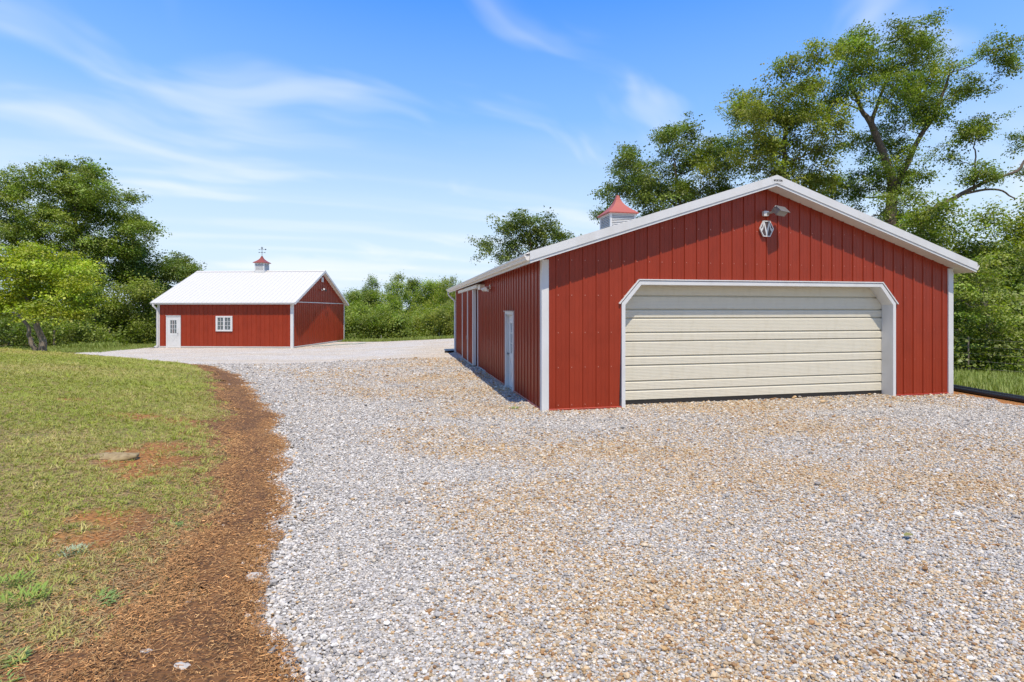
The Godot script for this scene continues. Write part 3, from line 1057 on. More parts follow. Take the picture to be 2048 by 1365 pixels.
func build_barn() -> void:
	var b := thing("barn", "smaller red steel barn with white roof, white walk door and a weathervane cupola", "barn", Vector3(-14.595, -0.306, -34.75), -0.0641)
	var s := BRISE / (BL / 2)
	var over := 0.29
	var eave := 0.25
	var gable := func(v: float) -> float:
		return BH + BRISE * (1.0 - absf(v - BL / 2) / (BL / 2))
	var st := start()
	extrude(st, PackedVector2Array([Vector2(0.03, -0.3), Vector2(BL - 0.03, -0.3), Vector2(BL - 0.03, BH - 0.02), Vector2(BL / 2, BH + BRISE - 0.03), Vector2(0.03, BH - 0.02)]), Vector3.ZERO, Vector3(0, 0, -1), Vector3.UP, Vector3(-0.03, 0, 0), Vector3(-BW + 0.03, 0, 0))
	done(st, "wall", M.dark_inside, b)
	siding(b, Vector3.ZERO, Vector3(-1, 0, 0), Vector3(0, 0, 1), 0.0, BW, steady(0.1), steady(BH), 0.08, [])
	siding(b, Vector3.ZERO, Vector3(0, 0, -1), Vector3(1, 0, 0), 0.0, BL, steady(0.1), steady(BH), 0.06, [])
	siding(b, Vector3.ZERO, Vector3(0, 0, -1), Vector3(1, 0, 0), 0.0, BL, steady(BH + 0.04), gable, 0.06, [])
	plain_box("wall", Vector3(-BW - 0.01, -0.3, -BL), Vector3(-BW + 0.03, BH, 0), M.red0, b)
	plain_box("wall", Vector3(-BW + 0.03, -0.3, -BL - 0.01), Vector3(-0.03, BH, -BL + 0.03), M.red0, b)
	plain_box("gable_trim", Vector3(0.0, BH - 0.005, -BL + 0.1), Vector3(0.035, BH + 0.045, -0.1), M.white, b)
	plain_box("footing", Vector3(-BW, -0.3, -0.02), Vector3(0.012, 0.1, 0.012), M.concrete, b)
	plain_box("footing", Vector3(-0.02, -0.3, -BL), Vector3(0.013, 0.1, -0.021), M.concrete, b)
	plain_box("base_trim", Vector3(-BW + 0.12, 0.07, 0.0135), Vector3(-0.14, 0.115, 0.03), M.white, b)
	plain_box("base_trim", Vector3(0.0145, 0.07, -BL + 0.1), Vector3(0.03, 0.115, -0.1), M.white, b)
	for c in [[0.0, -1.0, 0.0, 1.0], [-BW, 1.0, 0.0, 1.0], [0.0, -1.0, -BL, -1.0]]:
		st = start()
		var sx: float = c[1]
		var sz: float = c[3]
		extrude(st, PackedVector2Array([Vector2(-0.03 * sx, 0.03 * sz), Vector2(0.15 * sx, 0.03 * sz), Vector2(0.15 * sx, 0.002 * sz), Vector2(-0.002 * sx, 0.002 * sz), Vector2(-0.002 * sx, -0.1 * sz), Vector2(-0.03 * sx, -0.1 * sz)]), Vector3(c[0], 0, c[2]), Vector3.RIGHT, Vector3(0, 0, 1), Vector3(0, -0.02, 0), Vector3(0, BH - 0.006, 0))
		done(st, "corner_trim", M.white, b)
	# roof
	var thick := 0.12
	var peak := Vector2(BL / 2, BH + BRISE + 0.002)
	for side in [-1, 1]:
		var tip := Vector2(BL / 2 + side * (BL / 2 + eave), BH - eave * s + 0.002)
		var roof := part("roof_slope", b)
		st = start()
		extrude(st, PackedVector2Array([tip, peak, peak + Vector2(0, thick), tip + Vector2(0, thick)]), Vector3.ZERO, Vector3(0, 0, -1), Vector3.UP, Vector3(over, 0, 0), Vector3(-BW - over, 0, 0))
		done(st, "soffit", M.soffit, roof)
		var down := Vector3(0, tip.y - peak.y, -(tip.x - peak.x)) * 1.015
		var k := 0
		while k * PITCH < BW + 2 * over - 0.02:
			var x0 := over + 0.02 - k * PITCH
			var x1 := maxf(x0 - PITCH, -BW - over - 0.02)
			st = start()
			var prof := PackedVector2Array([Vector2(x0, 0)])
			for q in [[0.0, 0.0], [0.01, 0.022], [0.032, 0.022], [0.042, 0.0]]:
				prof.append(Vector2(maxf(x0 - 0.004 - q[0], x1), 0.006 + q[1]))
			prof.append(Vector2(x1, 0.006))
			prof.append(Vector2(x1, 0))
			extrude(st, prof, Vector3(0, peak.y + thick + 0.002, -peak.x), Vector3.RIGHT, Vector3.UP, down, Vector3.ZERO)
			done(st, "roof_panel", M.roof_white, roof)
			k += 1
		for end in [over + 0.002, -BW - over - 0.03]:
			st = start()
			extrude(st, PackedVector2Array([tip + Vector2(0, -0.03), peak + Vector2(0, -0.03), peak + Vector2(0, thick + 0.03), tip + Vector2(0, thick + 0.03)]), Vector3.ZERO, Vector3(0, 0, -1), Vector3.UP, Vector3(end, 0, 0), Vector3(end + 0.028, 0, 0))
			done(st, "rake_board", M.white, roof)
		st = start()
		var ogee := PackedVector2Array([Vector2(0, 0), Vector2(0.06, 0), Vector2(0.08, 0.03), Vector2(0.1, 0.07), Vector2(0.12, 0.1), Vector2(0.12, 0.13), Vector2(0.11, 0.13), Vector2(0.11, 0.11), Vector2(0.0, 0.11)])
		extrude(st, ogee, Vector3(0, tip.y - 0.03, -(tip.x + side * 0.002)), Vector3(0, 0, -side), Vector3.UP, Vector3(over - 0.004, 0, 0), Vector3(-BW - over, 0, 0))
		done(st, "gutter", M.white, b)
	st = start()
	extrude(st, PackedVector2Array([Vector2(-0.16, -0.16 * s + 0.03), Vector2(0, 0.035), Vector2(0.16, -0.16 * s + 0.03), Vector2(0.16, -0.16 * s + 0.045), Vector2(0, 0.055), Vector2(-0.16, -0.16 * s + 0.045)]), Vector3(0, peak.y + thick, -peak.x), Vector3(0, 0, -1), Vector3.UP, Vector3(over + 0.03, 0, 0), Vector3(-BW - over - 0.03, 0, 0))
	done(st, "ridge_cap", M.roof_white, b)
	# walk door
	var wd := part("entry_door", b)
	var o := Vector3(-8.77, 0.0, 0.0)
	plain_box("frame", Vector3(-8.79, -0.02, 0.002), Vector3(-8.69, 2.08, 0.05), M.white, wd)
	plain_box("frame", Vector3(-7.87, -0.02, 0.002), Vector3(-7.77, 2.08, 0.05), M.white, wd)
	plain_box("frame", Vector3(-8.79, 2.083, 0.002), Vector3(-7.77, 2.18, 0.05), M.white, wd)
	plain_box("drip_cap", Vector3(-8.83, 2.183, 0.002), Vector3(-7.75, 2.2, 0.08), M.white, wd)
	door_leaf(wd, Vector3(-8.688, 0.03, 0.022), Vector3(1, 0, 0), Vector3(0, 0, 1), 0.816, 2.04)
	# slider window of two sashes
	var win := part("window", b)
	o = Vector3(-5.30, 1.13, 0.0)
	var along := Vector3(1, 0, 0)
	var out := Vector3(0, 0, 1)
	var w := 1.15
	var h := 1.03
	wall_piece("dark_room", win, M.dark_inside, o, along, out, Vector3(0.05, 0.05, 0.021), Vector3(w - 0.05, h - 0.05, 0.026))
	for r in [[0.0, 0.0, w, 0.11], [0.0, h - 0.11, w, h], [0.0, 0.112, 0.13, h - 0.112], [w - 0.13, 0.112, w, h - 0.112]]:
		wall_piece("frame", win, M.white, o, along, out, Vector3(r[0], r[1], 0.002), Vector3(r[2], r[3], 0.06))
	wall_piece("meeting_rail", win, M.white, o, along, out, Vector3(w / 2 - 0.05, 0.112, 0.004), Vector3(w / 2 + 0.05, h - 0.112, 0.055))
	for half in 2:
		var x0 := 0.13 if half == 0 else w / 2 + 0.05
		var x1 := w / 2 - 0.05 if half == 0 else w - 0.13
		for i in 2:
			for j in 3:
				wall_piece("pane", win, M.pane, o, along, out, Vector3(lerpf(x0, x1, i / 2.0) + 0.008, lerpf(0.11, h - 0.11, j / 3.0) + 0.008, 0.034), Vector3(lerpf(x0, x1, (i + 1) / 2.0) - 0.008, lerpf(0.11, h - 0.11, (j + 1) / 3.0) - 0.008, 0.038))
		wall_piece("muntin", win, M.white, o, along, out, Vector3((x0 + x1) / 2 - 0.01, 0.113, 0.03), Vector3((x0 + x1) / 2 + 0.01, h - 0.113, 0.047))
		for j in [1, 2]:
			var y := lerpf(0.11, h - 0.11, j / 3.0)
			wall_piece("muntin", win, M.white, o, along, out, Vector3(x0 + 0.001, y - 0.01, 0.031), Vector3(x1 - 0.001, y + 0.01, 0.046))
	# downspout
	var dsp := part("downspout", b)
	st = start()
	var square := [Vector3(-BW - 0.12, BH - 0.1, eave + 0.05), Vector3(-BW - 0.12, BH - 0.24, eave + 0.05), Vector3(-BW + 0.02, BH - 0.5, 0.09), Vector3(-BW + 0.03, BH - 0.62, 0.085), Vector3(-BW + 0.03, 0.22, 0.085), Vector3(-BW + 0.02, 0.12, 0.1), Vector3(-BW - 0.05, 0.04, 0.24)]
	tube(st, square, [0.075, 0.075, 0.075, 0.075, 0.075, 0.075, 0.08], 4, false)
	done(st, "pipe", M.white, dsp)
	plain_box("outlet", Vector3(-BW - 0.16, -0.03, 0.16), Vector3(-BW + 0.06, 0.02, 0.55), M.dark_metal, dsp, 0.012)
	# gable fittings
	plain_box("vent", Vector3(0.02, BH + BRISE - 0.72, -BL / 2 - 0.17), Vector3(0.10, BH + BRISE - 0.36, -BL / 2 + 0.07), M.white, b, 0.01)
	var gl := part("gable_light", b)
	plain_box("wall_box", Vector3(0.004, 4.02, -BL / 2 - 0.10), Vector3(0.07, 4.14, -BL / 2 + 0.02), M.gutter, gl, 0.012)
	for q in [-0.22, 0.12]:
		st = start()
		tube(st, [Vector3(0.06, 4.09, -BL / 2 - 0.04), Vector3(0.14, 4.12, -BL / 2 - 0.04 + q * 0.6), Vector3(0.26, 4.10 + q * 0.3, -BL / 2 - 0.04 + q * 1.2)], [0.02, 0.05, 0.075], 8)
		done(st, "lamp_head", M.gutter if q > 0 else M.dark_metal, gl)
	cupola(b, Vector3(-4.6, 0, -BL / 2), 0.365, 5.46, 6.13, 6.62, 0.47, s, 7, "barn_cap")
	# weathervane
	var wv := part("weathervane", b)
	wv.position = Vector3(-4.6, 6.62, -BL / 2)
	st = start()
	tube(st, [Vector3(0, 0, 0), Vector3(0, 0.66, 0)], [0.016, 0.012], 6)
	done(st, "rod", M.dark_metal, wv)
	st = start()
	tube(st, [Vector3(-0.17, 0.30, 0.06), Vector3(0.17, 0.30, -0.06)], [0.011, 0.011], 5)
	tube(st, [Vector3(-0.06, 0.30, -0.17), Vector3(0.06, 0.30, 0.17)], [0.011, 0.011], 5)
	for e in [Vector3(-0.19, 0.30, 0.067), Vector3(0.19, 0.30, -0.067), Vector3(0, 0.30, 0)]:
		box(st, e - Vector3(0.03, 0.035, 0.01), e + Vector3(0.03, 0.035, 0.01), 0.01)
	done(st, "compass_arms", M.dark_metal, wv)
	st = start()
	tube(st, [Vector3(-0.22, 0.52, 0), Vector3(0.26, 0.53, 0)], [0.01, 0.01], 5)
	extrude(st, PackedVector2Array([Vector2(0.20, 0.53), Vector2(0.26, 0.58), Vector2(0.33, 0.56), Vector2(0.34, 0.52), Vector2(0.27, 0.48)]), Vector3.ZERO, Vector3.RIGHT, Vector3.UP, Vector3(0, 0, -0.01), Vector3(0, 0, 0.01))
	extrude(st, PackedVector2Array([Vector2(-0.27, 0.52), Vector2(-0.20, 0.56), Vector2(-0.21, 0.48)]), Vector3.ZERO, Vector3.RIGHT, Vector3.UP, Vector3(0, 0, -0.01), Vector3(0, 0, 0.01))
	done(st, "arrow", M.dark_metal, wv)
	st = start()
	var pts := []
	var rad := []
	for k in 13:
		var a := TAU * k / 12.0
		pts.append(Vector3(cos(a) * 0.065, 0.64 + sin(a) * 0.075, 0))
		rad.append(0.016)
	tube(st, pts, rad, 5)
	tube(st, [Vector3(0, 0.56, 0), Vector3(0, 0.72, 0)], [0.012, 0.012], 5)
	done(st, "finial", M.dark_metal, wv)


# ------------------------------------------------------------------ trees

func leaf_cluster(key: String, leaves: int, size: float, width: float, spread: Vector3, seed_: int) -> ArrayMesh:
	if leaf_mesh.has(key):
		return leaf_mesh[key]
	var r := RandomNumberGenerator.new()
	r.seed = seed_
	var v := PackedVector3Array()
	var n := PackedVector3Array()
	var c := PackedColorArray()
	for i in leaves:
		var p := Vector3(r.randfn(), r.randfn(), r.randfn()) * 0.48 * spread
		var dir := (Vector3(r.randfn(), r.randfn() * 0.5 - 0.25, r.randfn()) + p * 0.8).normalized()
		var up := (Vector3.UP * 0.75 + Vector3(r.randfn(), r.randfn(), r.randfn()) * 0.65).normalized()
		var side := dir.cross(up).normalized()
		var nor := side.cross(dir).normalized()
		var turned := nor.y < 0.0
		if turned:
			nor = -nor
		var l := size * r.randf_range(0.5, 1.6)
		var w := l * width
		var tip := p + dir * l - nor * l * 0.12
		var mid := p + dir * l * 0.45
		var a := mid + side * w + nor * l * 0.06
		var b := mid - side * w + nor * l * 0.06
		var k := r.randf_range(0.75, 1.25)
		var col := Color(k * r.randf_range(0.9, 1.12), k, k * r.randf_range(0.8, 1.1))
		var face := nor
		nor = (nor * 0.7 + p.normalized() * 0.5 + Vector3.UP * 0.55).normalized()
		if nor.dot(face) < 0.12:
			nor = (nor + face * (0.14 - nor.dot(face))).normalized()
		for q in ([p, a, tip, p, tip, b] if turned else [p, tip, a, p, b, tip]):
			v.append(q)
			n.append(nor)
			c.append(col)
	var arr := []
	arr.resize(Mesh.ARRAY_MAX)
	arr[Mesh.ARRAY_VERTEX] = v
	arr[Mesh.ARRAY_NORMAL] = n
	arr[Mesh.ARRAY_COLOR] = c
	var m := ArrayMesh.new()
	m.add_surface_from_arrays(Mesh.PRIMITIVE_TRIANGLES, arr)
	leaf_mesh[key] = m
	return m


func multi(called: String, mesh: Mesh, material: Material, xf: Array, cols: PackedColorArray, parent: Node = self) -> MultiMeshInstance3D:
	var mm := MultiMesh.new()
	mm.transform_format = MultiMesh.TRANSFORM_3D
	mm.use_colors = true
	mm.mesh = mesh
	mm.instance_count = xf.size()
	var buf := PackedFloat32Array()
	buf.resize(xf.size() * 16)
	for i in xf.size():
		var t: Transform3D = xf[i]
		var k := i * 16
		buf[k] = t.basis.x.x
		buf[k + 1] = t.basis.y.x
		buf[k + 2] = t.basis.z.x
		buf[k + 3] = t.origin.x
		buf[k + 4] = t.basis.x.y
		buf[k + 5] = t.basis.y.y
		buf[k + 6] = t.basis.z.y
		buf[k + 7] = t.origin.y
		buf[k + 8] = t.basis.x.z
		buf[k + 9] = t.basis.y.z
		buf[k + 10] = t.basis.z.z
		buf[k + 11] = t.origin.z
		var c := cols[i]
		buf[k + 12] = c.r
		buf[k + 13] = c.g
		buf[k + 14] = c.b
		buf[k + 15] = 1.0
	mm.buffer = buf
	var o := MultiMeshInstance3D.new()
	o.name = numbered(called) if parent == self else called
	o.multimesh = mm
	o.material_override = material
	parent.add_child(o, true)
	stuff(o)
	return o


func V(x: float, y: float, r: float) -> Vector3:
	return Vector3(x, y, r)


# how: tint, leaf ("oak", "small", "far"), dense, flat, trunk (list of [x, y, z, radius]), bark, limbs
func tree(called: String, label: String, base: Vector3, lobes: Array, how: Dictionary) -> Node3D:
	var o := thing(called, label, "tree" if not how.has("category") else how.category, base, 0.0, how.get("group", ""))
	rng.seed = 100 + int(absf(base.x * 37.0) + absf(base.z * 911.0))
	var bark: Material = M[how.get("bark", "bark")]
	var top := 0.0
	var mean := 0.0
	for l in lobes:
		top = maxf(top, l.y)
		mean += l.x / lobes.size()
	# trunk
	var skeleton := []
	var trunks: Array = how.get("trunks", [])
	if trunks.is_empty():
		var r0: float = how.get("girth", top * 0.022)
		var line := []
		for k in 8:
			var t := k / 7.0
			line.append([mean * t * 0.9 + sin(t * 5.0 + base.x) * 0.12 * t, top * 0.86 * t - (0.4 if k == 0 else 0.0), cos(t * 4.0 + base.z) * 0.15 * t, lerpf(r0, r0 * 0.2, t)])
		trunks = [line]
	var st := start()
	for line in trunks:
		var pts := []
		var rad := []
		for q in line:
			pts.append(Vector3(q[0], q[1], q[2]))
			rad.append(q[3])
		# round the bends
		var fine := []
		var frad := []
		for i in pts.size() - 1:
			var p0: Vector3 = pts[maxi(i - 1, 0)]
			var p3: Vector3 = pts[mini(i + 2, pts.size() - 1)]
			for k in 4:
				var t := k / 4.0
				fine.append((pts[i] as Vector3).cubic_interpolate(pts[i + 1], p0, p3, t) + Vector3(rng.randfn(), 0, rng.randfn()) * 0.02)
				frad.append(lerpf(rad[i], rad[i + 1], t))
		fine.append(pts[-1])
		frad.append(rad[-1])
		tube(st, fine, frad, 8)
		for i in fine.size():
			skeleton.append([fine[i], frad[i]])
	done(st, "trunk", bark, o)
	# boughs from the nearest lower wood to each lobe, twigs to its leaf masses
	var order := lobes.duplicate()
	order.sort_custom(func(p: Vector3, q: Vector3) -> bool: return Vector2(p.x - mean, p.y - top * 0.5).length() < Vector2(q.x - mean, q.y - top * 0.5).length())
	st = start()
	var xf := []
	var cols := PackedColorArray()
	var tint: Vector3 = how.get("tint", Vector3(0.085, 0.13, 0.028))
	var scale_: float = how.get("cluster", 0.5)
	var dense: float = how.get("dense", 1.0)
	var deep: float = how.get("deep", 1.0)
	var swell: float = how.get("swell", 1.1)
	var loose: float = how.get("loose", 1.0)
	for l in order:
		var lobe: Vector3 = l
		var r := lobe.z * swell
		var c := Vector3(lobe.x, lobe.y, clampf(rng.randfn() * deep * 1.2, -2.4 * deep, 2.4 * deep) * minf(1.0, 0.35 + absf(lobe.x - mean) * 0.1 + 0.45))
		var best := 1e9
		var from := Vector3.ZERO
		var fr := 0.05
		for q in skeleton:
			var p: Vector3 = q[0]
			var dist := p.distance_to(c) + maxf(0.0, p.y - c.y + 0.4 * r) * 2.5
			if dist < best:
				best = dist
				from = p
				fr = q[1]
		var len := from.distance_to(c)
		var bend := Vector3(rng.randfn(), 0, rng.randfn()) * len * 0.10 + Vector3.UP * len * rng.randf_range(-0.16, 0.04)
		var pts := []
		var rad := []
		var r0 := minf(fr * 0.8, 0.02 + r * 0.055)
		for k in 6:
			var t := k / 5.0
			pts.append(from.lerp(c, t) + bend * sin(PI * t) + Vector3(rng.randfn(), rng.randfn(), rng.randfn()) * len * 0.02)
			rad.append(maxf(lerpf(r0, r0 * 0.35, t), 0.008))
			if k > 1:
				skeleton.append([pts[-1], rad[-1]])
		pts[0] = from
		tube(st, pts, rad, 5)
		# leaf masses on the lobe
		var n_mass := int(maxf(6.0, r * r * 13.0 / (scale_ * scale_ * 4.0) + 5.0))
		var shade := rng.randf_range(0.88, 1.14)
		for k in n_mass:
			var dir := Vector3(rng.randfn(), rng.randfn() * 0.9 + 0.15, rng.randfn()).normalized()
			var m := c + dir * r * pow(rng.randf(), 0.5) * Vector3(1.1, 0.92, 1.1) * loose * (1.0 + 0.12 * rng.randfn())
			if k % 2 == 0:
				var mid := c.lerp(m, 0.5) + Vector3(rng.randfn(), rng.randfn(), rng.randfn()) * r * 0.1
				tube(st, [c, mid, m], [maxf(r0 * 0.3, 0.008), 0.01, 0.005], 3)
			var n := int(round(rng.randf_range(0.7, 2.1) * dense))
			var mass := rng.randf_range(0.74, 1.3)
			for i in n:
				var p := m + Vector3(rng.randfn() * 0.55, rng.randfn() * 0.32, rng.randfn() * 0.55) * scale_
				var b := Basis(Vector3.UP, rng.randf() * TAU).rotated(Vector3(rng.randfn(), 0, rng.randfn()).normalized(), rng.randf_range(-0.5, 0.5))
				xf.append(Transform3D(b.scaled(Vector3.ONE * scale_ * rng.randf_range(0.6, 1.3)), p))
				var g := shade * mass * rng.randf_range(0.82, 1.2)
				var warm := rng.randf_range(0.9, 1.15)
				cols.append(Color(tint.x * g * warm, tint.y * g, tint.z * g))
	done(st, "branches", bark, o)
	var kind: String = how.get("leaf", "oak")
	var lm: ArrayMesh
	if kind == "oak":
		lm = leaf_cluster("oak", 104, 0.19, 0.38, Vector3(1.05, 0.6, 1.05), 101)
	elif kind == "flat":
		lm = leaf_cluster("flat", 90, 0.19, 0.36, Vector3(1.15, 0.28, 1.15), 102)
	else:
		lm = leaf_cluster("far", 92, 0.195, 0.42, Vector3(1.0, 0.75, 1.0), 103)
	multi("crown", lm, M.leaf, xf, cols, o)
	return o


func build_trees() -> void:
	var green := Vector3(0.215, 0.285, 0.05)
	var dark := Vector3(0.165, 0.225, 0.043)
	var olive := Vector3(0.265, 0.31, 0.05)
	var lime := Vector3(0.37, 0.44, 0.045)
	var fresh := Vector3(0.27, 0.345, 0.06)
	# behind the garage
	tree("oak_tree", "small round crowned tree rising behind the left slope of the garage roof", Vector3(1.31, -1.00, -36.00), [V(-0.6, 9.3, 0.9), V(1.0, 9.1, 0.9), V(-1.7, 8.7, 0.8), V(-0.3, 8.2, 0.9), V(2.1, 8.5, 0.7), V(-3.1, 7.5, 0.7), V(-2.1, 7.0, 0.4), V(0.8, 7.8, 0.8), V(-1.1, 7.4, 0.8), V(-0.1, 6.7, 1.0), V(1.8, 7.4, 0.7), V(2.9, 7.9, 0.4)], {"tint": dark, "cluster": 0.46, "deep": 0.6})
	tree("oak_tree", "dark green oak behind the garage cupola", Vector3(11.10, -1.00, -31.00), [V(-1.6, 13.9, 0.5), V(-0.4, 13.9, 0.6), V(0.8, 13.2, 0.8), V(-4.0, 12.4, 0.6), V(-2.6, 12.7, 0.6), V(-4.4, 11.2, 0.9), V(-2.9, 11.4, 0.9), V(-1.4, 12.2, 0.9), V(0.1, 12.0, 1.0), V(1.2, 11.9, 0.9), V(-5.0, 10.1, 0.8), V(-3.6, 9.9, 1.0), V(-2.0, 10.1, 1.1), V(-0.4, 10.1, 1.1), V(1.2, 10.2, 1.1), V(-5.4, 9.2, 0.4), V(2.1, 13.0, 0.5), V(-2.6, 8.8, 1.0), V(0.6, 8.8, 1.0)], {"tint": dark, "cluster": 0.44, "dense": 1.25, "swell": 1.08, "loose": 1.25})
	tree("oak_tree", "yellowish green tree behind the peak of the garage roof", Vector3(14.16, -1.00, -27.00), [V(-0.7, 14.9, 0.6), V(0.3, 15.3, 0.6), V(-1.9, 14.3, 0.7), V(-0.4, 14.0, 0.8), V(1.0, 14.7, 0.7), V(1.8, 14.0, 0.6), V(-2.4, 13.3, 0.6), V(-1.3, 12.8, 0.9), V(0.2, 12.8, 0.9), V(1.7, 12.8, 0.7), V(-2.7, 12.5, 0.5), V(-0.3, 11.6, 0.9), V(-1.7, 11.2, 0.9), V(-3.1, 11.0, 0.7), V(1.3, 11.4, 0.9), V(2.3, 11.7, 0.5), V(2.6, 10.7, 0.5), V(-0.7, 10.3, 0.9), V(1.0, 10.2, 0.9), V(2.0, 10.0, 0.7)], {"tint": olive, "cluster": 0.42, "dense": 1.15, "swell": 1.08, "loose": 1.25})
	var tall := tree("oak_tree", "tallest oak with forked trunk and a broken limb reaching right over the garage", Vector3(21.74, -1.75, -30.00), [V(-2.2, 19.6, 0.6), V(-1.2, 19.0, 0.9), V(0.2, 19.4, 0.8), V(1.5, 19.9, 0.7), V(2.2, 19.5, 0.6), V(-2.9, 18.2, 0.8), V(-3.9, 16.9, 0.7), V(-1.7, 17.5, 1.0), V(-0.1, 17.8, 1.0), V(1.6, 18.3, 1.0), V(3.2, 18.1, 0.9), V(4.6, 18.1, 0.7), V(5.6, 17.6, 0.6), V(-2.6, 16.1, 0.8), V(-3.8, 15.9, 0.6), V(-0.9, 16.1, 0.9), V(0.9, 16.3, 1.0), V(2.6, 16.7, 0.9), V(4.1, 16.7, 0.7), V(5.1, 16.9, 0.5), V(0.4, 14.8, 0.9), V(1.8, 15.2, 0.8), V(2.8, 15.5, 0.6), V(-0.5, 13.7, 0.5), V(-2.0, 13.7, 0.4), V(0.5, 13.6, 0.6), V(-0.6, 12.1, 0.8), V(0.7, 12.6, 0.7), V(1.7, 12.5, 0.5), V(-2.3, 11.5, 0.7), V(-1.2, 11.2, 0.9), V(-3.0, 10.6, 0.7), V(0.4, 10.9, 0.8), V(4.3, 14.3, 0.6), V(3.6, 13.7, 0.5), V(5.0, 14.5, 0.4), V(3.0, 12.6, 0.3), V(4.6, 11.8, 0.6), V(3.8, 11.6, 0.5), V(7.9, 13.9, 0.35), V(7.6, 12.0, 0.25), V(-2.3, 9.8, 0.7), V(-1.0, 9.8, 0.8), V(1.4, 11.8, 0.4), V(0.9, 9.6, 0.8)], {"tint": green * 1.08, "cluster": 0.42, "dense": 1.2, "swell": 1.04, "loose": 1.32, "deep": 0.7, "bark": "bark", "trunks": [
		[[0, -0.5, 0, 0.42], [0.0, 5.0, 0, 0.34], [-0.1, 9.0, 0.1, 0.29], [0.15, 11.0, 0, 0.25], [-0.45, 12.6, 0.2, 0.2], [-1.3, 14.6, 0.3, 0.16], [-1.75, 15.4, 0.2, 0.11], [-2.3, 17.2, 0, 0.06]],
		[[0.1, 10.4, 0, 0.22], [0.9, 12.0, -0.2, 0.17], [1.9, 13.9, -0.3, 0.13], [2.9, 15.6, -0.3, 0.09], [3.4, 17.6, 0, 0.05]],
		[[-1.3, 14.6, 0.3, 0.12], [-1.0, 16.0, 0.6, 0.08], [-0.2, 18.2, 0.5, 0.04]],
		[[0.0, 8.2, 0, 0.2], [1.6, 9.4, 0.4, 0.14], [3.2, 10.3, 0.6, 0.12], [4.7, 11.1, 0.7, 0.09], [6.1, 11.6, 0.7, 0.07], [6.7, 11.85, 0.7, 0.075], [7.1, 12.5, 0.7, 0.05], [7.9, 13.3, 0.7, 0.02]],
		[[3.6, 10.5, 0.6, 0.08], [4.7, 10.7, 0.9, 0.06], [5.5, 10.6, 1.0, 0.05], [6.2, 10.1, 1.0, 0.03]],
		[[4.2, 10.8, 0.7, 0.05], [4.35, 12.6, 0.6, 0.035], [4.3, 13.3, 0.6, 0.03], [4.7, 14.3, 0.6, 0.02]],
		[[7.0, 12.3, 0.7, 0.035], [7.6, 12.6, 0.6, 0.02], [8.2, 12.9, 0.5, 0.01]]]})
	tall.rotation.y = 0.0
	tree("woodland_tree", "bright green bushy tree just past the right slope of the garage roof", Vector3(20.24, -1.20, -25.00), [V(-0.5, 8.0, 0.6), V(0.4, 7.5, 0.8), V(1.4, 7.4, 0.6), V(-0.7, 7.0, 0.7), V(0.2, 6.3, 0.9), V(1.3, 6.1, 0.9), V(-1.2, 7.7, 0.4), V(0.7, 7.0, 0.7), V(0.8, 5.0, 1.0), V(1.8, 4.6, 0.9)], {"tint": fresh, "leaf": "far", "cluster": 0.44, "deep": 0.7})
	tree("woodland_tree", "pale yellow green tree at the right edge above the garage eave", Vector3(30.14, -1.50, -31.00), [V(-0.5, 8.4, 0.7), V(0.1, 9.5, 0.7), V(0.3, 7.9, 1.0), V(-1.0, 7.3, 0.8), V(0.0, 6.7, 1.1), V(-1.2, 6.1, 0.8), V(1.2, 9.1, 1.2), V(1.5, 6.7, 1.3), V(0.2, 5.2, 1.2), V(-1.4, 4.6, 1.1)], {"tint": lime * 0.85, "leaf": "far", "cluster": 0.5, "deep": 0.7})
	tree("woodland_tree", "low branched thicket tree right of the garage corner behind the wire fence", Vector3(18.39, -1.0, -20.30), [V(-1.0, 4.4, 0.7), V(-0.2, 4.7, 0.7), V(0.7, 4.4, 0.8), V(-1.1, 3.4, 0.7), V(-0.4, 3.6, 0.7), V(0.6, 3.2, 0.8), V(1.4, 3.6, 0.8), V(-1.1, 2.4, 0.7), V(-0.1, 2.4, 0.7), V(1.0, 2.3, 0.8), V(-1.1, 1.6, 0.5), V(-0.3, 1.4, 0.6), V(0.8, 1.3, 0.6), V(2.0, 2.4, 0.8)], {"tint": fresh * 0.9, "leaf": "flat", "cluster": 0.4, "deep": 0.6, "bark": "bark_grey"})
	tree("woodland_tree", "dark leafy tree deeper in the thicket right of the garage", Vector3(23.4, -1.3, -24.5), [V(-2.6, 4.6, 1.0), V(-1.2, 5.6, 1.1), V(0.2, 5.2, 1.2), V(-2.2, 3.2, 1.1), V(-0.6, 3.6, 1.2), V(0.8, 3.4, 1.2), V(-2.0, 1.8, 1.0), V(0.0, 1.8, 1.1), V(1.4, 1.8, 1.1)], {"tint": green * 0.9, "leaf": "far", "cluster": 0.5, "deep": 0.8})
	tree("woodland_tree", "leafy tree at the thicket's back between garage eave and yellow tree", Vector3(27.2, -1.4, -29.5), [V(-2.6, 5.6, 1.1), V(-1.4, 6.6, 1.1), V(0.0, 6.2, 1.2), V(-2.6, 4.0, 1.2), V(-1.0, 4.4, 1.3), V(0.6, 4.2, 1.3), V(-1.6, 2.4, 1.2), V(0.4, 2.4, 1.3)], {"tint": green, "leaf": "far", "cluster": 0.55, "deep": 0.8})
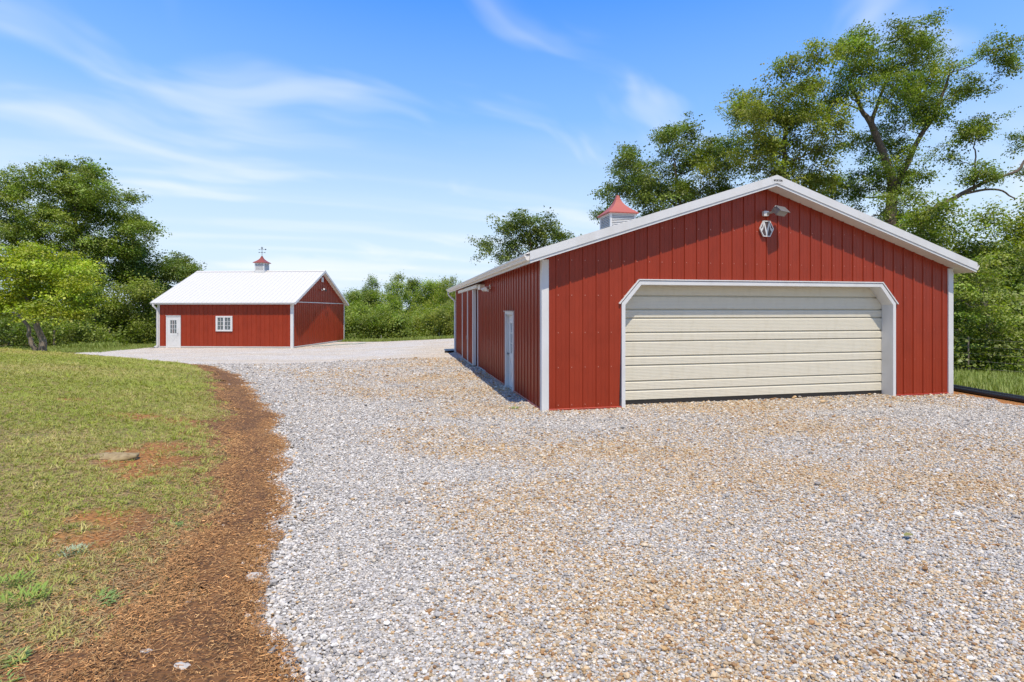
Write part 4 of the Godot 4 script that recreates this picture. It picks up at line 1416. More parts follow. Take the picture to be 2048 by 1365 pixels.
	# left of the barn
	tree("oak_tree", "big spreading oak at the left edge of the yard", Vector3(-35.13, -0.30, -42.00), [V(-1.0, 13.9, 0.8), V(0.5, 13.6, 1.0), V(1.9, 13.1, 0.8), V(-3.6, 13.0, 1.3), V(-5.3, 12.2, 1.4), V(-2.0, 12.3, 1.1), V(0.0, 12.2, 1.0), V(1.6, 11.6, 1.2), V(2.9, 11.8, 1.0), V(3.6, 12.0, 0.5), V(-4.4, 10.6, 1.6), V(-1.8, 10.4, 1.4), V(0.6, 10.2, 1.4), V(2.6, 9.8, 1.3), V(4.0, 9.4, 0.9), V(4.7, 9.1, 0.5), V(-5.2, 8.6, 1.6), V(-2.6, 8.4, 1.7), V(0.0, 8.1, 1.6), V(2.4, 7.8, 1.4), V(4.1, 7.4, 1.0), V(1.2, 6.2, 1.6), V(3.4, 5.6, 1.4), V(-1.2, 6.2, 1.6), V(-4.0, 6.6, 1.5), V(0.4, 9.2, 1.3), V(-0.6, 11.4, 1.1), V(0.2, 5.0, 1.6), V(2.6, 4.2, 1.5), V(-2.4, 4.6, 1.5)], {"tint": green * 1.15, "cluster": 0.54, "girth": 0.3, "deep": 0.9, "dense": 1.45, "swell": 1.05, "loose": 1.25})
	tree("dogwood_tree", "low lime green tree with a double trunk on the grass bank", Vector3(-19.77, 0.66, -22.00), [V(-0.5, 3.7, 0.6), V(0.6, 3.5, 0.5), V(-1.4, 3.4, 0.6), V(0.0, 2.9, 0.8), V(1.2, 3.1, 0.5), V(-1.1, 2.4, 0.8), V(0.3, 2.2, 0.8), V(1.5, 2.4, 0.5), V(1.8, 1.9, 0.3), V(-1.6, 1.7, 0.6), V(-0.5, 1.5, 0.6), V(0.8, 1.5, 0.5), V(1.5, 1.4, 0.4), V(-2.2, 2.6, 0.8), V(-2.4, 1.7, 0.7)], {"tint": lime, "leaf": "flat", "cluster": 0.4, "deep": 0.5, "dense": 1.8, "swell": 0.98, "loose": 1.1, "bark": "bark_grey", "trunks": [
		[[0.05, -0.35, 0, 0.16], [-0.05, 0.3, 0, 0.12], [-0.2, 1.0, 0.1, 0.10], [-0.5, 1.8, 0.1, 0.07], [-0.9, 2.8, 0.1, 0.04]],
		[[-0.12, -0.35, 0.1, 0.10], [-0.4, 0.35, 0.15, 0.08], [-0.5, 0.9, 0.2, 0.06], [-1.0, 1.7, 0.3, 0.04]],
		[[-0.2, 1.0, 0.1, 0.08], [0.25, 1.7, -0.1, 0.06], [0.7, 2.6, -0.2, 0.04]]]})
	tree("woodland_tree", "dark airy tree between the big oak and the barn roof", Vector3(-31.87, -0.40, -46.00), [V(-1.3, 7.1, 1.1), V(-0.1, 7.5, 1.0), V(-0.7, 5.9, 1.2), V(0.4, 5.7, 1.1), V(-1.7, 5.4, 1.1), V(1.3, 6.5, 0.7), V(-0.6, 4.4, 1.3), V(0.8, 4.0, 1.3)], {"tint": dark, "cluster": 0.58, "dense": 1.5, "swell": 1.2})
	tree("woodland_tree", "dark treetop touching the left end of the barn ridge", Vector3(-32.16, -0.50, -50.00), [V(-0.8, 7.2, 1.0), V(0.3, 6.9, 0.9), V(1.2, 6.4, 0.6), V(-0.3, 5.9, 1.1), V(1.0, 5.6, 0.9), V(2.0, 5.6, 0.7)], {"tint": dark, "cluster": 0.58, "dense": 1.5, "swell": 1.15})
	tree("woodland_tree", "mid green understory tree next to the barn downspout", Vector3(-29.06, -0.40, -41.00), [V(-0.4, 4.0, 1.1), V(1.0, 4.0, 1.0), V(-1.1, 2.8, 1.1), V(0.4, 2.6, 1.2), V(1.5, 2.8, 0.9), V(-0.6, 1.3, 1.1), V(1.0, 1.2, 1.0)], {"tint": fresh * 0.85, "leaf": "far", "cluster": 0.55, "dense": 1.5})
	tree("woodland_tree", "shaded low tree between lime green tree and understory tree", Vector3(-31.93, -0.30, -40.00), [V(0.0, 3.7, 1.1), V(-0.8, 2.2, 1.2), V(0.6, 1.8, 1.1), V(1.0, 0.8, 0.8), V(-0.4, 0.8, 0.8)], {"tint": green, "leaf": "far", "cluster": 0.55, "dense": 1.5})
	tree("shrub", "low dark shrub under the big oak at the left edge", Vector3(-34.94, -0.30, -36.00), [V(0.0, 1.5, 1.0), V(1.0, 1.0, 0.8), V(-0.9, 1.2, 1.0), V(4.0, 0.9, 0.8), V(1.7, 0.7, 0.6), V(2.8, 1.0, 0.7)], {"tint": dark, "leaf": "far", "cluster": 0.5, "category": "shrub"})
	# between barn and garage
	var m := {"leaf": "far", "cluster": 0.56, "dense": 1.7, "swell": 0.95}
	var mk := func(t: Vector3, extra := {}) -> Dictionary:
		var d := m.duplicate()
		d.tint = t
		d.merge(extra, true)
		return d
	tree("woodland_tree", "tallest pale green tree in the gap between barn and garage", Vector3(-14.78, -4.00, -66.00), [V(0.0, 10.4, 0.7), V(-0.5, 9.4, 0.9), V(0.6, 9.2, 0.9), V(-1.1, 8.0, 1.1), V(0.3, 7.7, 1.4), V(1.6, 8.0, 1.0), V(-1.4, 6.1, 1.4), V(0.3, 5.8, 1.6), V(2.0, 6.3, 1.1), V(0.2, 4.0, 1.6)], mk.call(fresh * 1.15, {"dense": 1.2, "bark": "bark_grey"}))
	tree("woodland_tree", "dark round tree left of the tallest one in the gap", Vector3(-16.42, -3.50, -60.00), [V(-0.2, 7.7, 0.7), V(0.7, 7.1, 0.8), V(-0.9, 7.0, 0.7), V(0.0, 6.2, 1.1), V(1.0, 5.6, 1.0), V(-1.1, 5.6, 1.0), V(0.1, 4.4, 1.3), V(0.1, 3.0, 1.3)], mk.call(green * 1.1))
	tree("woodland_tree", "bright rounded tree right of the tallest one in the gap", Vector3(-9.61, -3.50, -62.00), [V(0.0, 8.7, 0.8), V(1.1, 8.4, 0.8), V(-0.8, 8.1, 0.8), V(0.2, 7.2, 1.2), V(1.4, 6.8, 1.1), V(-1.0, 6.8, 0.9), V(0.4, 5.6, 1.3), V(-1.0, 5.2, 1.2), V(0.2, 3.8, 1.5)], mk.call(fresh * 1.2))
	tree("woodland_tree", "tree half hidden by the far gutter end of the garage", Vector3(-7.97, -4.00, -70.00), [V(0.0, 9.8, 0.8), V(0.9, 9.1, 0.9), V(-0.7, 8.5, 0.9), V(0.2, 7.4, 1.3), V(1.3, 6.9, 1.3), V(0.2, 5.0, 1.5)], mk.call(green))
	tree("woodland_tree", "slim tree right beside the barn's rear corner", Vector3(-17.76, -3.50, -58.00), [V(-0.2, 6.9, 0.6), V(0.2, 6.0, 0.9), V(-0.4, 5.2, 0.9), V(0.4, 4.5, 1.0), V(-0.2, 3.6, 1.1), V(0.2, 2.4, 1.1)], mk.call(green * 1.1))
	tree("woodland_tree", "distant treetop showing between the tallest and the bright rounded tree", Vector3(-15.01, -5.00, -80.00), [V(-0.3, 11.6, 0.6), V(0.3, 11.0, 0.8), V(-0.6, 10.4, 0.9), V(0.6, 9.7, 1.1), V(-0.2, 8.8, 1.4), V(0, 7.0, 1.6)], mk.call(dark * 1.2))
	tree("woodland_tree", "hazy far tree just over the barn's rear eave", Vector3(-27.0, -5.0, -90.0), [V(0.0, 9.6, 1.0), V(1.4, 9.2, 1.1), V(-1.4, 9.2, 1.1), V(0.0, 7.9, 1.6), V(2.2, 7.6, 1.5), V(-2.0, 7.6, 1.5), V(0.5, 5.8, 1.8)], mk.call(dark * 1.3, {"cluster": 0.8}))
	tree("woodland_tree", "slender spire topped tree standing left behind the tallest one in the gap", Vector3(-19.6, -4.5, -72.0), [V(0.0, 11.0, 0.35), V(0.1, 10.3, 0.5), V(-0.2, 9.5, 0.7), V(0.4, 8.7, 0.8), V(-0.5, 7.9, 0.9), V(0.5, 7.0, 1.1), V(-0.5, 6.0, 1.2), V(0.3, 4.8, 1.4)], mk.call(dark * 1.2, {"dense": 1.2}))
	tree("woodland_tree", "feathery yellow green tree just left of the garage's far gutter end", Vector3(-7.3, -3.8, -58.0), [V(0.0, 8.6, 0.45), V(-0.4, 7.8, 0.7), V(0.5, 7.6, 0.7), V(0.0, 6.7, 1.0), V(-0.9, 6.2, 0.8), V(0.9, 5.9, 0.9), V(0.0, 5.0, 1.2)], mk.call(olive * 1.2, {"dense": 1.1}))
	tree("woodland_tree", "narrow light tree rising between dark round and tallest tree", Vector3(-13.2, -3.8, -57.0), [V(0.0, 7.4, 0.4), V(0.2, 6.7, 0.6), V(-0.3, 6.1, 0.7), V(0.3, 5.3, 0.9), V(-0.3, 4.4, 1.0)], mk.call(fresh * 1.1, {"dense": 1.1}))
	var k := 0
	for q in [[-14.93, -50.0, "pale shrub at the far gravel edge beside the barn", fresh], [-11.68, -49.0, "shrub at the far gravel edge below the tallest tree", fresh * 0.95], [-9.37, -51.0, "olive shrub at the far gravel edge below the bright rounded tree", olive * 1.1], [-6.25, -48.0, "shrub at the far gravel edge against the garage's rear corner", olive], [-16.7, -53.0, "taller light shrub behind the one beside the barn", fresh * 1.1], [-12.9, -55.0, "bushy tree behind the middle shrubs of the gravel edge", green * 1.15], [-8.1, -55.5, "bushy tree behind the shrub by the garage's rear corner", green * 1.1]]:
		var big := 1.0 if k < 4 else 1.45
		var lobes := []
		for i in 8:
			lobes.append(V(rng.randf_range(-1.3, 1.3) * big, rng.randf_range(0.7, 2.9) * big, rng.randf_range(0.7, 0.95) * big))
		tree("shrub", q[2], Vector3(q[0], land(q[0], -q[1]) - 0.2, q[1]), lobes, mk.call(q[3], {"category": "shrub", "cluster": 0.5 * (1.0 if k < 4 else 1.15)}))
		k += 1
	# leafy floor of the woods
	rng.seed = 717
	var xf := []
	var cols := PackedColorArray()
	for zone in [[-50.0, -24.0, 42.0, 62.0, 900, 0.9], [-24.0, 4.0, 47.0, 60.0, 800, 0.7], [-30.0, 6.0, 66.0, 95.0, 1100, 1.1], [16.0, 44.0, 21.5, 40.0, 1500, 0.9], [14.2, 26.0, 19.4, 22.5, 420, 0.55], [4.0, 30.0, 38.0, 60.0, 900, 1.1], [-46.0, -27.0, 36.5, 42.0, 260, 0.6]]:
		for i in int(zone[4]):
			var x := rng.randf_range(zone[0], zone[1])
			var d := rng.randf_range(zone[2], zone[3])
			var s: float = zone[5] * rng.randf_range(0.6, 1.3)
			var patch := clampf(0.5 + soft.get_noise_2d(x * 1.6, d * 1.6) * 1.6, 0.0, 1.0)
			xf.append(Transform3D(Basis(Vector3.UP, rng.randf() * TAU).scaled(Vector3.ONE * s), at(x, d, rng.randf_range(0.0, 1.0 + 1.9 * patch) * s)))
			var g := rng.randf_range(0.75, 1.2)
			var c := Vector3(0.19, 0.255, 0.05).lerp(Vector3(0.33, 0.40, 0.085), patch) * g
			cols.append(Color(c.x, c.y, c.z))
	multi("undergrowth", leaf_mesh["far"], M.leaf, xf, cols)


# ------------------------------------------------------------------ small things in the yard

func build_yard_things() -> void:
	rng.seed = 515
	# black drain pipes beside the garage
	var k := 0
	for q in [[11.93, 0.16, "black corrugated drain pipe nearer the gravel beside the garage corner"], [12.10, 0.20, "black corrugated drain pipe nearer the tall grass beside the garage corner"]]:
		var st := start()
		var pts := []
		var rad := []
		for i in 301:
			var t := i / 300.0
			var d := lerpf(9.5, 19.5, t)
			pts.append(at(q[0] + sin(t * 9.0 + k) * 0.05 + (d - 13.0) * 0.02 * (k + 0.4), d, 0.06 + 0.03 * k))
			rad.append(0.062 if i % 2 == 0 else 0.055)
		tube(st, pts, rad, 12)
		tag(done(st, "drain_pipe", M.black_plastic), q[2], "pipe", "drain pipes beside the garage")
		k += 1
	# half-buried rock
	var rk := rock_mesh(61, Vector3(0.40, 0.07, 0.19))
	var o := mesh_node("flat_rock", rk, M.rock)
	o.position = at(-5.25, 6.75, -0.042)
	o.rotation.y = 0.15
	tag(o, "flat half buried tan rock in the grass beside orange clay", "rock")
	for q in [[-2.05, 4.15, 0.05, "pale stone lying where grass meets mulch", 0], [-2.18, 3.1, 0.035, "smaller pale stone in the mulch near the orange clay", 1], [-1.92, 3.02, 0.045, "round pale stone in the mulch nearest the gravel", 2]]:
		var s := mesh_node("loose_stone", rock_mesh(70 + q[4], Vector3(q[2] * 1.3, q[2] * 0.7, q[2])), M.concrete)
		s.position = at(q[0], q[1], 0.02)
		tag(s, q[3], "stone")
	# weeds with a shape of their own
	var weeds := [[-3.32, 3.55, 0.17, "bright tufted weed at the lower left beside the mulch", 0], [-3.62, 3.75, 0.15, "broad green weed clump at the left edge", 0], [-2.92, 3.68, 0.16, "low spreading weed right of the two bright tufts", 1], [-3.42, 3.28, 0.14, "upright grass tuft at the lower left edge", 0], [-3.62, 4.32, 0.13, "silvery green weed cushion in the thin grass", 2], [-3.25, 5.0, 0.10, "small round weed below the orange clay", 1], [-2.85, 2.92, 0.13, "flat broad leaved weed at the bottom left", 1], [-2.7, 2.72, 0.12, "dusty flat weed by the bottom orange clay", 1], [0.05, 11.45, 0.13, "grass tuft growing in the shade at the garage's front corner", 0]]
	for q in weeds:
		var t := thing("weed", q[3], "weed", at(q[0], q[1], 0.0))
		weed_leaves(t, q[2] * 0.8, q[4])
	# hose on the gravel by the barn
	var st := start()
	var pts := []
	var rad := []
	for i in 60:
		var t := i / 59.0
		pts.append(at(-13.9 + 2.6 * t + sin(t * 9.0) * 0.12, 36.4 + 3.6 * t + sin(t * 21.0) * 0.22, 0.035))
		rad.append(0.02)
	tube(st, pts, rad, 6)
	tag(done(st, "garden_hose", M.hose), "teal garden hose lying on the gravel along the barn's right wall", "hose")
	# board by the sliding door
	st = start()
	box(st, Vector3(-0.7, 0, -0.06), Vector3(0.7, 0.05, 0.06), 0.008)
	o = done(st, "board", M.concrete)
	o.transform = Transform3D(Basis(Vector3.UP, 0.2162 + PI / 2), at(-1.05, 19.0, 0.015))
	tag(o, "weathered board on the ground at the sliding door's near end", "board")
	# fallen leaf
	st = start()
	var rim := [Vector3(-0.05, 0, 0), Vector3(-0.02, 0.012, 0.028), Vector3(0.03, 0.008, 0.024), Vector3(0.065, 0.002, 0), Vector3(0.02, 0.014, -0.028), Vector3(-0.03, 0.01, -0.02)]
	for i in range(1, 5):
		tri(st, rim[0], rim[i + 1], rim[i])
	mat("dry_leaf", lin(0.20, 0.19, 0.05), 0.7)
	o = done(st, "fallen_leaf", M.dry_leaf)
	o.position = Vector3(3.68, 0.055, -4.85)
	o.rotation.y = 0.3
	tag(o, "olive fallen leaf lying alone on the gravel", "leaf")
	# thin poles behind the barn
	for q in [[-30.7, 0.5, 4.2, "pale thin pole behind the barn roof, the shorter left one"], [-30.05, 0.5, 4.62, "pale thin pole behind the barn roof, the taller right one"]]:
		st = start()
		tube(st, [Vector3(0, -0.8, 0), Vector3(0, q[2], 0)], [0.05, 0.045], 8)
		o = done(st, "thin_pole", M.pale_pole)
		o.position = Vector3(q[0], q[1] - 0.6, -45.0)
		tag(o, q[3], "pole")
	# posts at the wood's edge on the left
	for q in [[-32.0, 36.5, 1.15, "grey fence post just right of the lime green tree's trunk"], [-30.1, 39.0, 1.3, "lone fence post in front of the shaded woods left of the barn"]]:
		st = start()
		tube(st, [Vector3(0, -0.3, 0), Vector3(0, q[2], 0)], [0.07, 0.06], 8)
		o = done(st, "fence_post", M.post_wood)
		o.position = at(q[0], q[1])
		tag(o, q[3], "post")
	for q in [[-11.4, 45.5, "white stake left in front of the far shrubs"], [-6.35, 45.5, "white stake in front of the far shrubs nearest the garage"]]:
		st = start()
		tube(st, [Vector3(0, -0.3, 0), Vector3(0, 0.5, 0)], [0.018, 0.018], 6)
		o = done(st, "marker_stake", M.white)
		o.position = at(q[0], q[1])
		tag(o, q[2], "stake")
	# wire fence on the right
	var f := thing("wire_fence", "thin wire fence in front of the thicket right of the garage", "fence")
	var posts := []
	for i in 6:
		posts.append(Vector2(14.6 + i * 2.4, 20.4 - i * 0.95))
	for p in posts:
		st = start()
		tube(st, [at(p.x, p.y, -0.3), at(p.x, p.y, 1.45)], [0.03, 0.028], 6)
		done(st, "post", M.post_wood, f)
	for j in 5:
		st = start()
		var line := []
		var rr := []
		for i in posts.size():
			line.append(at(posts[i].x, posts[i].y, 0.3 + 0.27 * j))
			rr.append(0.0035)
			if i < posts.size() - 1:
				var mid: Vector2 = (posts[i] + posts[i + 1]) / 2.0
				line.append(at(mid.x, mid.y, 0.28 + 0.27 * j))
				rr.append(0.0035)
		tube(st, line, rr, 4)
		done(st, "wire", M.wire, f)


func rock_mesh(seed_: int, size: Vector3) -> ArrayMesh:
	var n := FastNoiseLite.new()
	n.seed = seed_
	n.frequency = 0.9
	var st := SurfaceTool.new()
	st.begin(Mesh.PRIMITIVE_TRIANGLES)
	st.set_smooth_group(1)
	var P := func(i: int, j: int) -> Vector3:
		var a := TAU * i / 20.0
		var b := PI * j / 10.0
		var d := Vector3(cos(a) * sin(b), cos(b), sin(a) * sin(b))
		var k := 1.0 + 0.35 * n.get_noise_3dv(d * 1.3) + 0.12 * n.get_noise_3dv(d * 4.0)
		return d * k * size
	for j in 10:
		for i in 20:
			var i2 := (i + 1) % 20
			quad(st, P.call(i, j), P.call(i, j + 1), P.call(i2, j + 1), P.call(i2, j))
	st.generate_normals()
	return st.commit()


func weed_leaves(t: Node3D, r: float, kind: int) -> void:
	var st := start()
	var n: int = [120, 110, 170][kind]
	for i in n:
		var a := rng.randf() * TAU
		var out := Vector3(cos(a), 0, sin(a))
		var turn := rng.randfn() * 0.7
		var lift: float = [rng.randf_range(0.5, 1.6), rng.randf_range(0.12, 0.5), rng.randf_range(0.5, 2.0)][kind]
		var l: float = r * rng.randf_range(0.6, 1.15) * [0.75, 0.5, 0.45][kind]
		var w: float = r * [0.035, 0.07, 0.04][kind]
		var foot := out * r * sqrt(rng.randf()) * 0.85 + Vector3(rng.randfn(), 0, rng.randfn()) * r * 0.15
		out = out.rotated(Vector3.UP, turn)
		var dir := (out + Vector3.UP * lift).normalized()
		var side := dir.cross(Vector3.UP).normalized() * w
		var mid := foot + dir * l * 0.55
		var tip := foot + dir * l * 0.85 + out * l * 0.2 - Vector3.UP * l * 0.08
		quad(st, foot - side * 0.4, mid - side, mid + side, foot + side * 0.4)
		tri(st, mid - side, tip, mid + side)
	var key := "weed%d" % kind
	if not M.has(key):
		var m := mat(key, [lin(0.21, 0.31, 0.04), lin(0.19, 0.27, 0.06), lin(0.34, 0.40, 0.24)][kind], 0.6)
		m.backlight_enabled = true
		m.backlight = Color(0.45, 0.5, 0.3)
		m.cull_mode = BaseMaterial3D.CULL_DISABLED
	done(st, "leaves", M[key], t)


# ------------------------------------------------------------------ what covers the ground

func stone_mesh() -> ArrayMesh:
	# a knocked-about block of twenty faces
	var r := RandomNumberGenerator.new()
	r.seed = 77
	var g := (1.0 + sqrt(5.0)) / 2.0
	var p := [Vector3(-1, g, 0), Vector3(1, g, 0), Vector3(-1, -g, 0), Vector3(1, -g, 0), Vector3(0, -1, g), Vector3(0, 1, g), Vector3(0, -1, -g), Vector3(0, 1, -g), Vector3(g, 0, -1), Vector3(g, 0, 1), Vector3(-g, 0, -1), Vector3(-g, 0, 1)]
	for i in 12:
		p[i] = (p[i] as Vector3).normalized() * r.randf_range(0.78, 1.2)
	var st := start()
	st.set_color(Color.WHITE)
	for f in [[0, 11, 5], [0, 5, 1], [0, 1, 7], [0, 7, 10], [0, 10, 11], [1, 5, 9], [5, 11, 4], [11, 10, 2], [10, 7, 6], [7, 1, 8], [3, 9, 4], [3, 4, 2], [3, 2, 6], [3, 6, 8], [3, 8, 9], [4, 9, 5], [2, 4, 11], [6, 2, 10], [8, 6, 7], [9, 8, 1]]:
		st.set_color(Color.WHITE)
		tri(st, p[f[0]], p[f[2]], p[f[1]])
	st.generate_normals()
	return st.commit()


func in_garage(x: float, d: float) -> bool:
	var c := cos(0.2162)
	var s := sin(0.2162)
	var u := (x - 0.6555) * c + (d - 11.157) * s
	var v := -(x - 0.6555) * s + (d - 11.157) * c
	return u > -0.03 and u < GW + 0.03 and v > (-0.03 if u < 1.8 or u > 9.15 else 0.3) and v < GL


func grass_tuft(blades: int, seed_: int, reach: float) -> ArrayMesh:
	var r := RandomNumberGenerator.new()
	r.seed = seed_
	var v := PackedVector3Array()
	var n := PackedVector3Array()
	var c := PackedColorArray()
	for i in blades:
		var a := r.randf() * TAU
		var out := Vector3(cos(a), 0, sin(a))
		var foot := Vector3(r.randfn(), 0, r.randfn()) * 0.45
		var h := r.randf_range(0.5, 1.1)
		var side := out.cross(Vector3.UP) * r.randf_range(0.035, 0.06)
		var mid := foot + out * reach * 0.35 + Vector3.UP * h * 0.6
		var tip := foot + out * reach * r.randf_range(0.6, 1.3) + Vector3.UP * h
		var nor := (Vector3.UP * 0.85 - out * 0.4).normalized()
		var k := r.randf_range(0.8, 1.2)
		var col := Color(k * r.randf_range(0.9, 1.15), k, k)
		for q in [foot - side, mid - side * 0.8, mid + side * 0.8, foot - side, mid + side * 0.8, foot + side, mid - side * 0.8, tip, mid + side * 0.8]:
			v.append(q)
			n.append(nor)
			c.append(col)
	var arr := []
	arr.resize(Mesh.ARRAY_MAX)
	arr[Mesh.ARRAY_VERTEX] = v
	arr[Mesh.ARRAY_NORMAL] = n
	arr[Mesh.ARRAY_COLOR] = c
	var m := ArrayMesh.new()
	m.add_surface_from_arrays(Mesh.PRIMITIVE_TRIANGLES, arr)
	return m


func build_ground_cover() -> void:
	rng.seed = 616
	# loose stones of the drive, as far as single ones can be seen
	var greys := [Vector3(0.62, 0.60, 0.58), Vector3(0.72, 0.70, 0.67), Vector3(0.50, 0.485, 0.475), Vector3(0.80, 0.78, 0.74), Vector3(0.36, 0.345, 0.335), Vector3(0.66, 0.61, 0.54)]
	var tans := [Vector3(0.64, 0.49, 0.31), Vector3(0.58, 0.39, 0.19), Vector3(0.68, 0.57, 0.42), Vector3(0.42, 0.24, 0.11), Vector3(0.74, 0.66, 0.53), Vector3(0.64, 0.45, 0.25)]
	var xf := []
	var cols := PackedColorArray()
	for ring in [[0.6, 2.4, 3600.0, 1.15], [2.4, 5.0, 7200.0, 1.0], [5.0, 8.0, 4700.0, 1.12], [8.0, 12.0, 2100.0, 1.4], [12.0, 17.0, 850.0, 1.75], [17.0, 24.0, 260.0, 2.4]]:
		var d0: float = ring[0]
		var d1: float = ring[1]
		var x_lo := -d1 * 1.05 - 1.5
		var x_hi := d1 * 1.05 + 3.5
		var n := int((d1 - d0) * (x_hi - x_lo) * float(ring[2]))
		for i in n:
			var d := rng.randf_range(d0, d1)
			var x := rng.randf_range(x_lo, x_hi)
			if x < -d * 1.02 - 1.5 or x > d * 1.02 + 3.4 or x > 11.42 + edge_noise.get_noise_2d(d * 2.0, 50.0) * 0.25:
				continue
			var off := x - gravel_edge(d)
			if off < -0.5 or (off < 0.12 and rng.randf() > 0.2 * exp(off * 4.0) + (0.5 if off > 0.0 else 0.0)) or in_garage(x, d):
				continue
			var t := tan_share(x, d)
			var c: Vector3 = tans[rng.randi() % 6] if rng.randf() < t * 0.8 + 0.06 else greys[rng.randi() % 6]
			c *= Vector3(1.0, 0.965, 0.90) * rng.randf_range(0.54, 0.98)
			var s: float = 0.0067 * float(ring[3]) * exp(rng.randfn() * 0.32)
			if off < 0.25 and d < 8.0:
				s *= 1.3
			if rng.randf() < 0.02:
				s *= 1.6
			var b := Basis(Vector3(rng.randfn(), rng.randfn(), rng.randfn()).normalized(), rng.randf() * TAU).scaled(Vector3(rng.randf_range(0.9, 1.5), rng.randf_range(0.6, 0.95), rng.randf_range(0.8, 1.2)) * s)
			var y := land(x, d) + 0.012 + soft.get_noise_2d(x * 1.4, d * 1.4) * 0.02 + s * rng.randf_range(-0.3, 1.2)
			xf.append(Transform3D(b, Vector3(x, y, -d)))
			cols.append(Color(c.x, c.y, c.z))
	multi("loose_gravel", stone_mesh(), M.stone, xf, cols)
	# grass on the bank
	xf = []
	cols = PackedColorArray()
	for ring in [[1.0, 6.0, 900.0, 0.036], [6.0, 12.0, 700.0, 0.042], [12.0, 20.0, 320.0, 0.055], [20.0, 28.0, 90.0, 0.08]]:
		var d0: float = ring[0]
		var d1: float = ring[1]
		var n := int((d1 - d0) * (d1 * 1.1 + 2.4) * float(ring[2]))
		for i in n:
			var d := rng.randf_range(d0, d1)
			var x := -rng.randf() * (d1 * 1.1 + 2.4)
			if x < -d * 1.06 - 2.5:
				continue
			var off := gravel_edge(d) - x - table(MULCH_WIDTH, d)
			if off < -0.15:
				continue
			var lush := 0.70 + rough.get_noise_2d(x * 0.9, d * 0.9) * 0.9 + soft.get_noise_2d(x * 1.3 + 9.0, d * 1.3) * 0.9 + smoothstep(4.0, 9.0, d) * 0.5 - smoothstep(5.5, 3.0, d) * 0.22
			lush *= smoothstep(-0.15, 0.6, off) * (1.0 - clay_at(x, d) * 0.8)
			if rng.randf() > lush:
				continue
			var s: float = ring[3] * rng.randf_range(0.5, 1.3) * (1.7 if rng.randf() < 0.07 else 1.0)
			var b := Basis(Vector3.UP, rng.randf() * TAU).scaled(Vector3(s * 1.3, s * rng.randf_range(0.6, 1.2), s * 1.3))
			xf.append(Transform3D(b, at(x, d, -0.004)))
			var dry := clampf(rng.randfn() * 0.3 + 0.27 - soft.get_noise_2d(x * 1.1, d * 1.1) * 0.6 + smoothstep(8.0, 3.0, d) * 0.24, 0.0, 1.0)
			var c := Vector3(0.34, 0.39, 0.05).lerp(Vector3(0.55, 0.45, 0.17), dry) * rng.randf_range(0.8, 1.2)
			cols.append(Color(c.x, c.y, c.z))
	multi("grass", grass_tuft(9, 5, 0.75), M.blade, xf, cols)
	# rank grass beyond the drain pipes and at the far edges
	xf = []
	cols = PackedColorArray()
	for zone in [[12.25, 21.0, 10.0, 20.2, 16000, 0.17], [-34.0, -24.5, 31.0, 41.0, 9000, 0.09], [-14.0, -2.0, 42.0, 46.5, 2600, 0.16], [-30.0, -27.0, 34.6, 36.4, 500, 0.22]]:
		for i in int(zone[4]):
			var x := rng.randf_range(zone[0], zone[1])
			var d := rng.randf_range(zone[2], zone[3])
			if x < 0.0 and x > -24.2 and d < 36.0:
				continue
			var s: float = zone[5] * rng.randf_range(0.6, 1.4)
			xf.append(Transform3D(Basis(Vector3.UP, rng.randf() * TAU).scaled(Vector3(s * 0.8, s * rng.randf_range(0.8, 1.6), s * 0.8)), at(x, d, -0.01)))
			var c := Vector3(0.21, 0.29, 0.045).lerp(Vector3(0.36, 0.36, 0.12), rng.randf() * 0.45) * rng.randf_range(0.8, 1.2)
			cols.append(Color(c.x, c.y, c.z))
	multi("tall_grass", grass_tuft(9, 6, 0.4), M.blade, xf, cols)
	# shredded bark and dead stems
	var st := start()
	st.set_color(Color.WHITE)
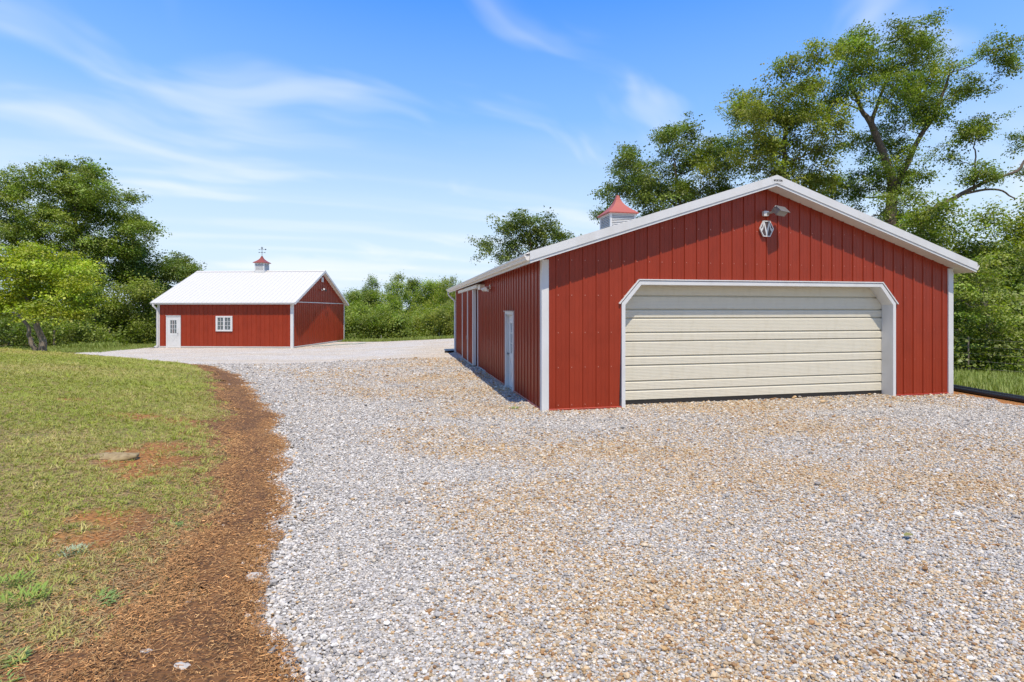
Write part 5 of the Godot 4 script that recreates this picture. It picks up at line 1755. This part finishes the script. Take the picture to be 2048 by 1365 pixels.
	extrude(st, PackedVector2Array([Vector2(-0.05, -0.03), Vector2(0.05, -0.03), Vector2(0.0, 0.05)]), Vector3.ZERO, Vector3(0, 0, 1), Vector3.UP, Vector3(-0.5, 0, 0), Vector3(0.5, 0, 0))
	st.generate_normals()
	var fibre := st.commit()
	xf = []
	cols = PackedColorArray()
	for ring in [[1.0, 5.0, 9000.0], [5.0, 9.0, 4600.0], [9.0, 15.0, 1600.0], [15.0, 24.0, 420.0]]:
		var n := int((ring[1] - ring[0]) * 2.6 * float(ring[2]))
		for i in n:
			var d := rng.randf_range(ring[0], ring[1])
			var off := rng.randf_range(-0.08, 2.5)
			var w := table(MULCH_WIDTH, d)
			if off > w and rng.randf() > exp(-(off - w) * 2.5) * 0.55:
				continue
			var x := gravel_edge(d) - off
			if x < -d * 1.05 - 2.0:
				continue
			var l := rng.randf_range(0.01, 0.042)
			var th := rng.randf_range(0.014, 0.03) * (1.0 + d * 0.07)
			var b := Basis(Vector3.UP, rng.randf() * TAU) * Basis(Vector3(0, 0, 1), rng.randfn() * 0.25)
			b = b * Basis().scaled(Vector3(l, th, th * 1.4))
			xf.append(Transform3D(b, at(x, d, rng.randf_range(0.012, 0.055) if off < w else 0.012)))
			var k := exp(rng.randfn() * 0.38)
			var c := Vector3(0.335, 0.162, 0.057).lerp(Vector3(0.46, 0.29, 0.125), rng.randf() * rng.randf()) * k
			cols.append(Color(c.x, c.y, c.z))
	# dry stems through the thin grass
	for i in 26000:
		var d := 2.2 + 9.0 * pow(rng.randf(), 1.3)
		var x := -rng.randf() * d * 1.06 - 0.2
		if gravel_edge(d) - x < table(MULCH_WIDTH, d):
			continue
		if rng.randf() < clay_at(x, d) * 0.8:
			continue
		var b := Basis(Vector3.UP, rng.randf() * TAU) * Basis(Vector3(0, 0, 1), rng.randfn() * 0.3)
		b = b * Basis().scaled(Vector3(rng.randf_range(0.025, 0.07), 0.03 + d * 0.003, 0.035 + d * 0.003))
		xf.append(Transform3D(b, at(x, d, 0.012)))
		var c := Vector3(0.36, 0.25, 0.12) * rng.randf_range(0.6, 1.3)
		cols.append(Color(c.x, c.y, c.z))
	multi("shredded_mulch", fibre, M.fibre, xf, cols)
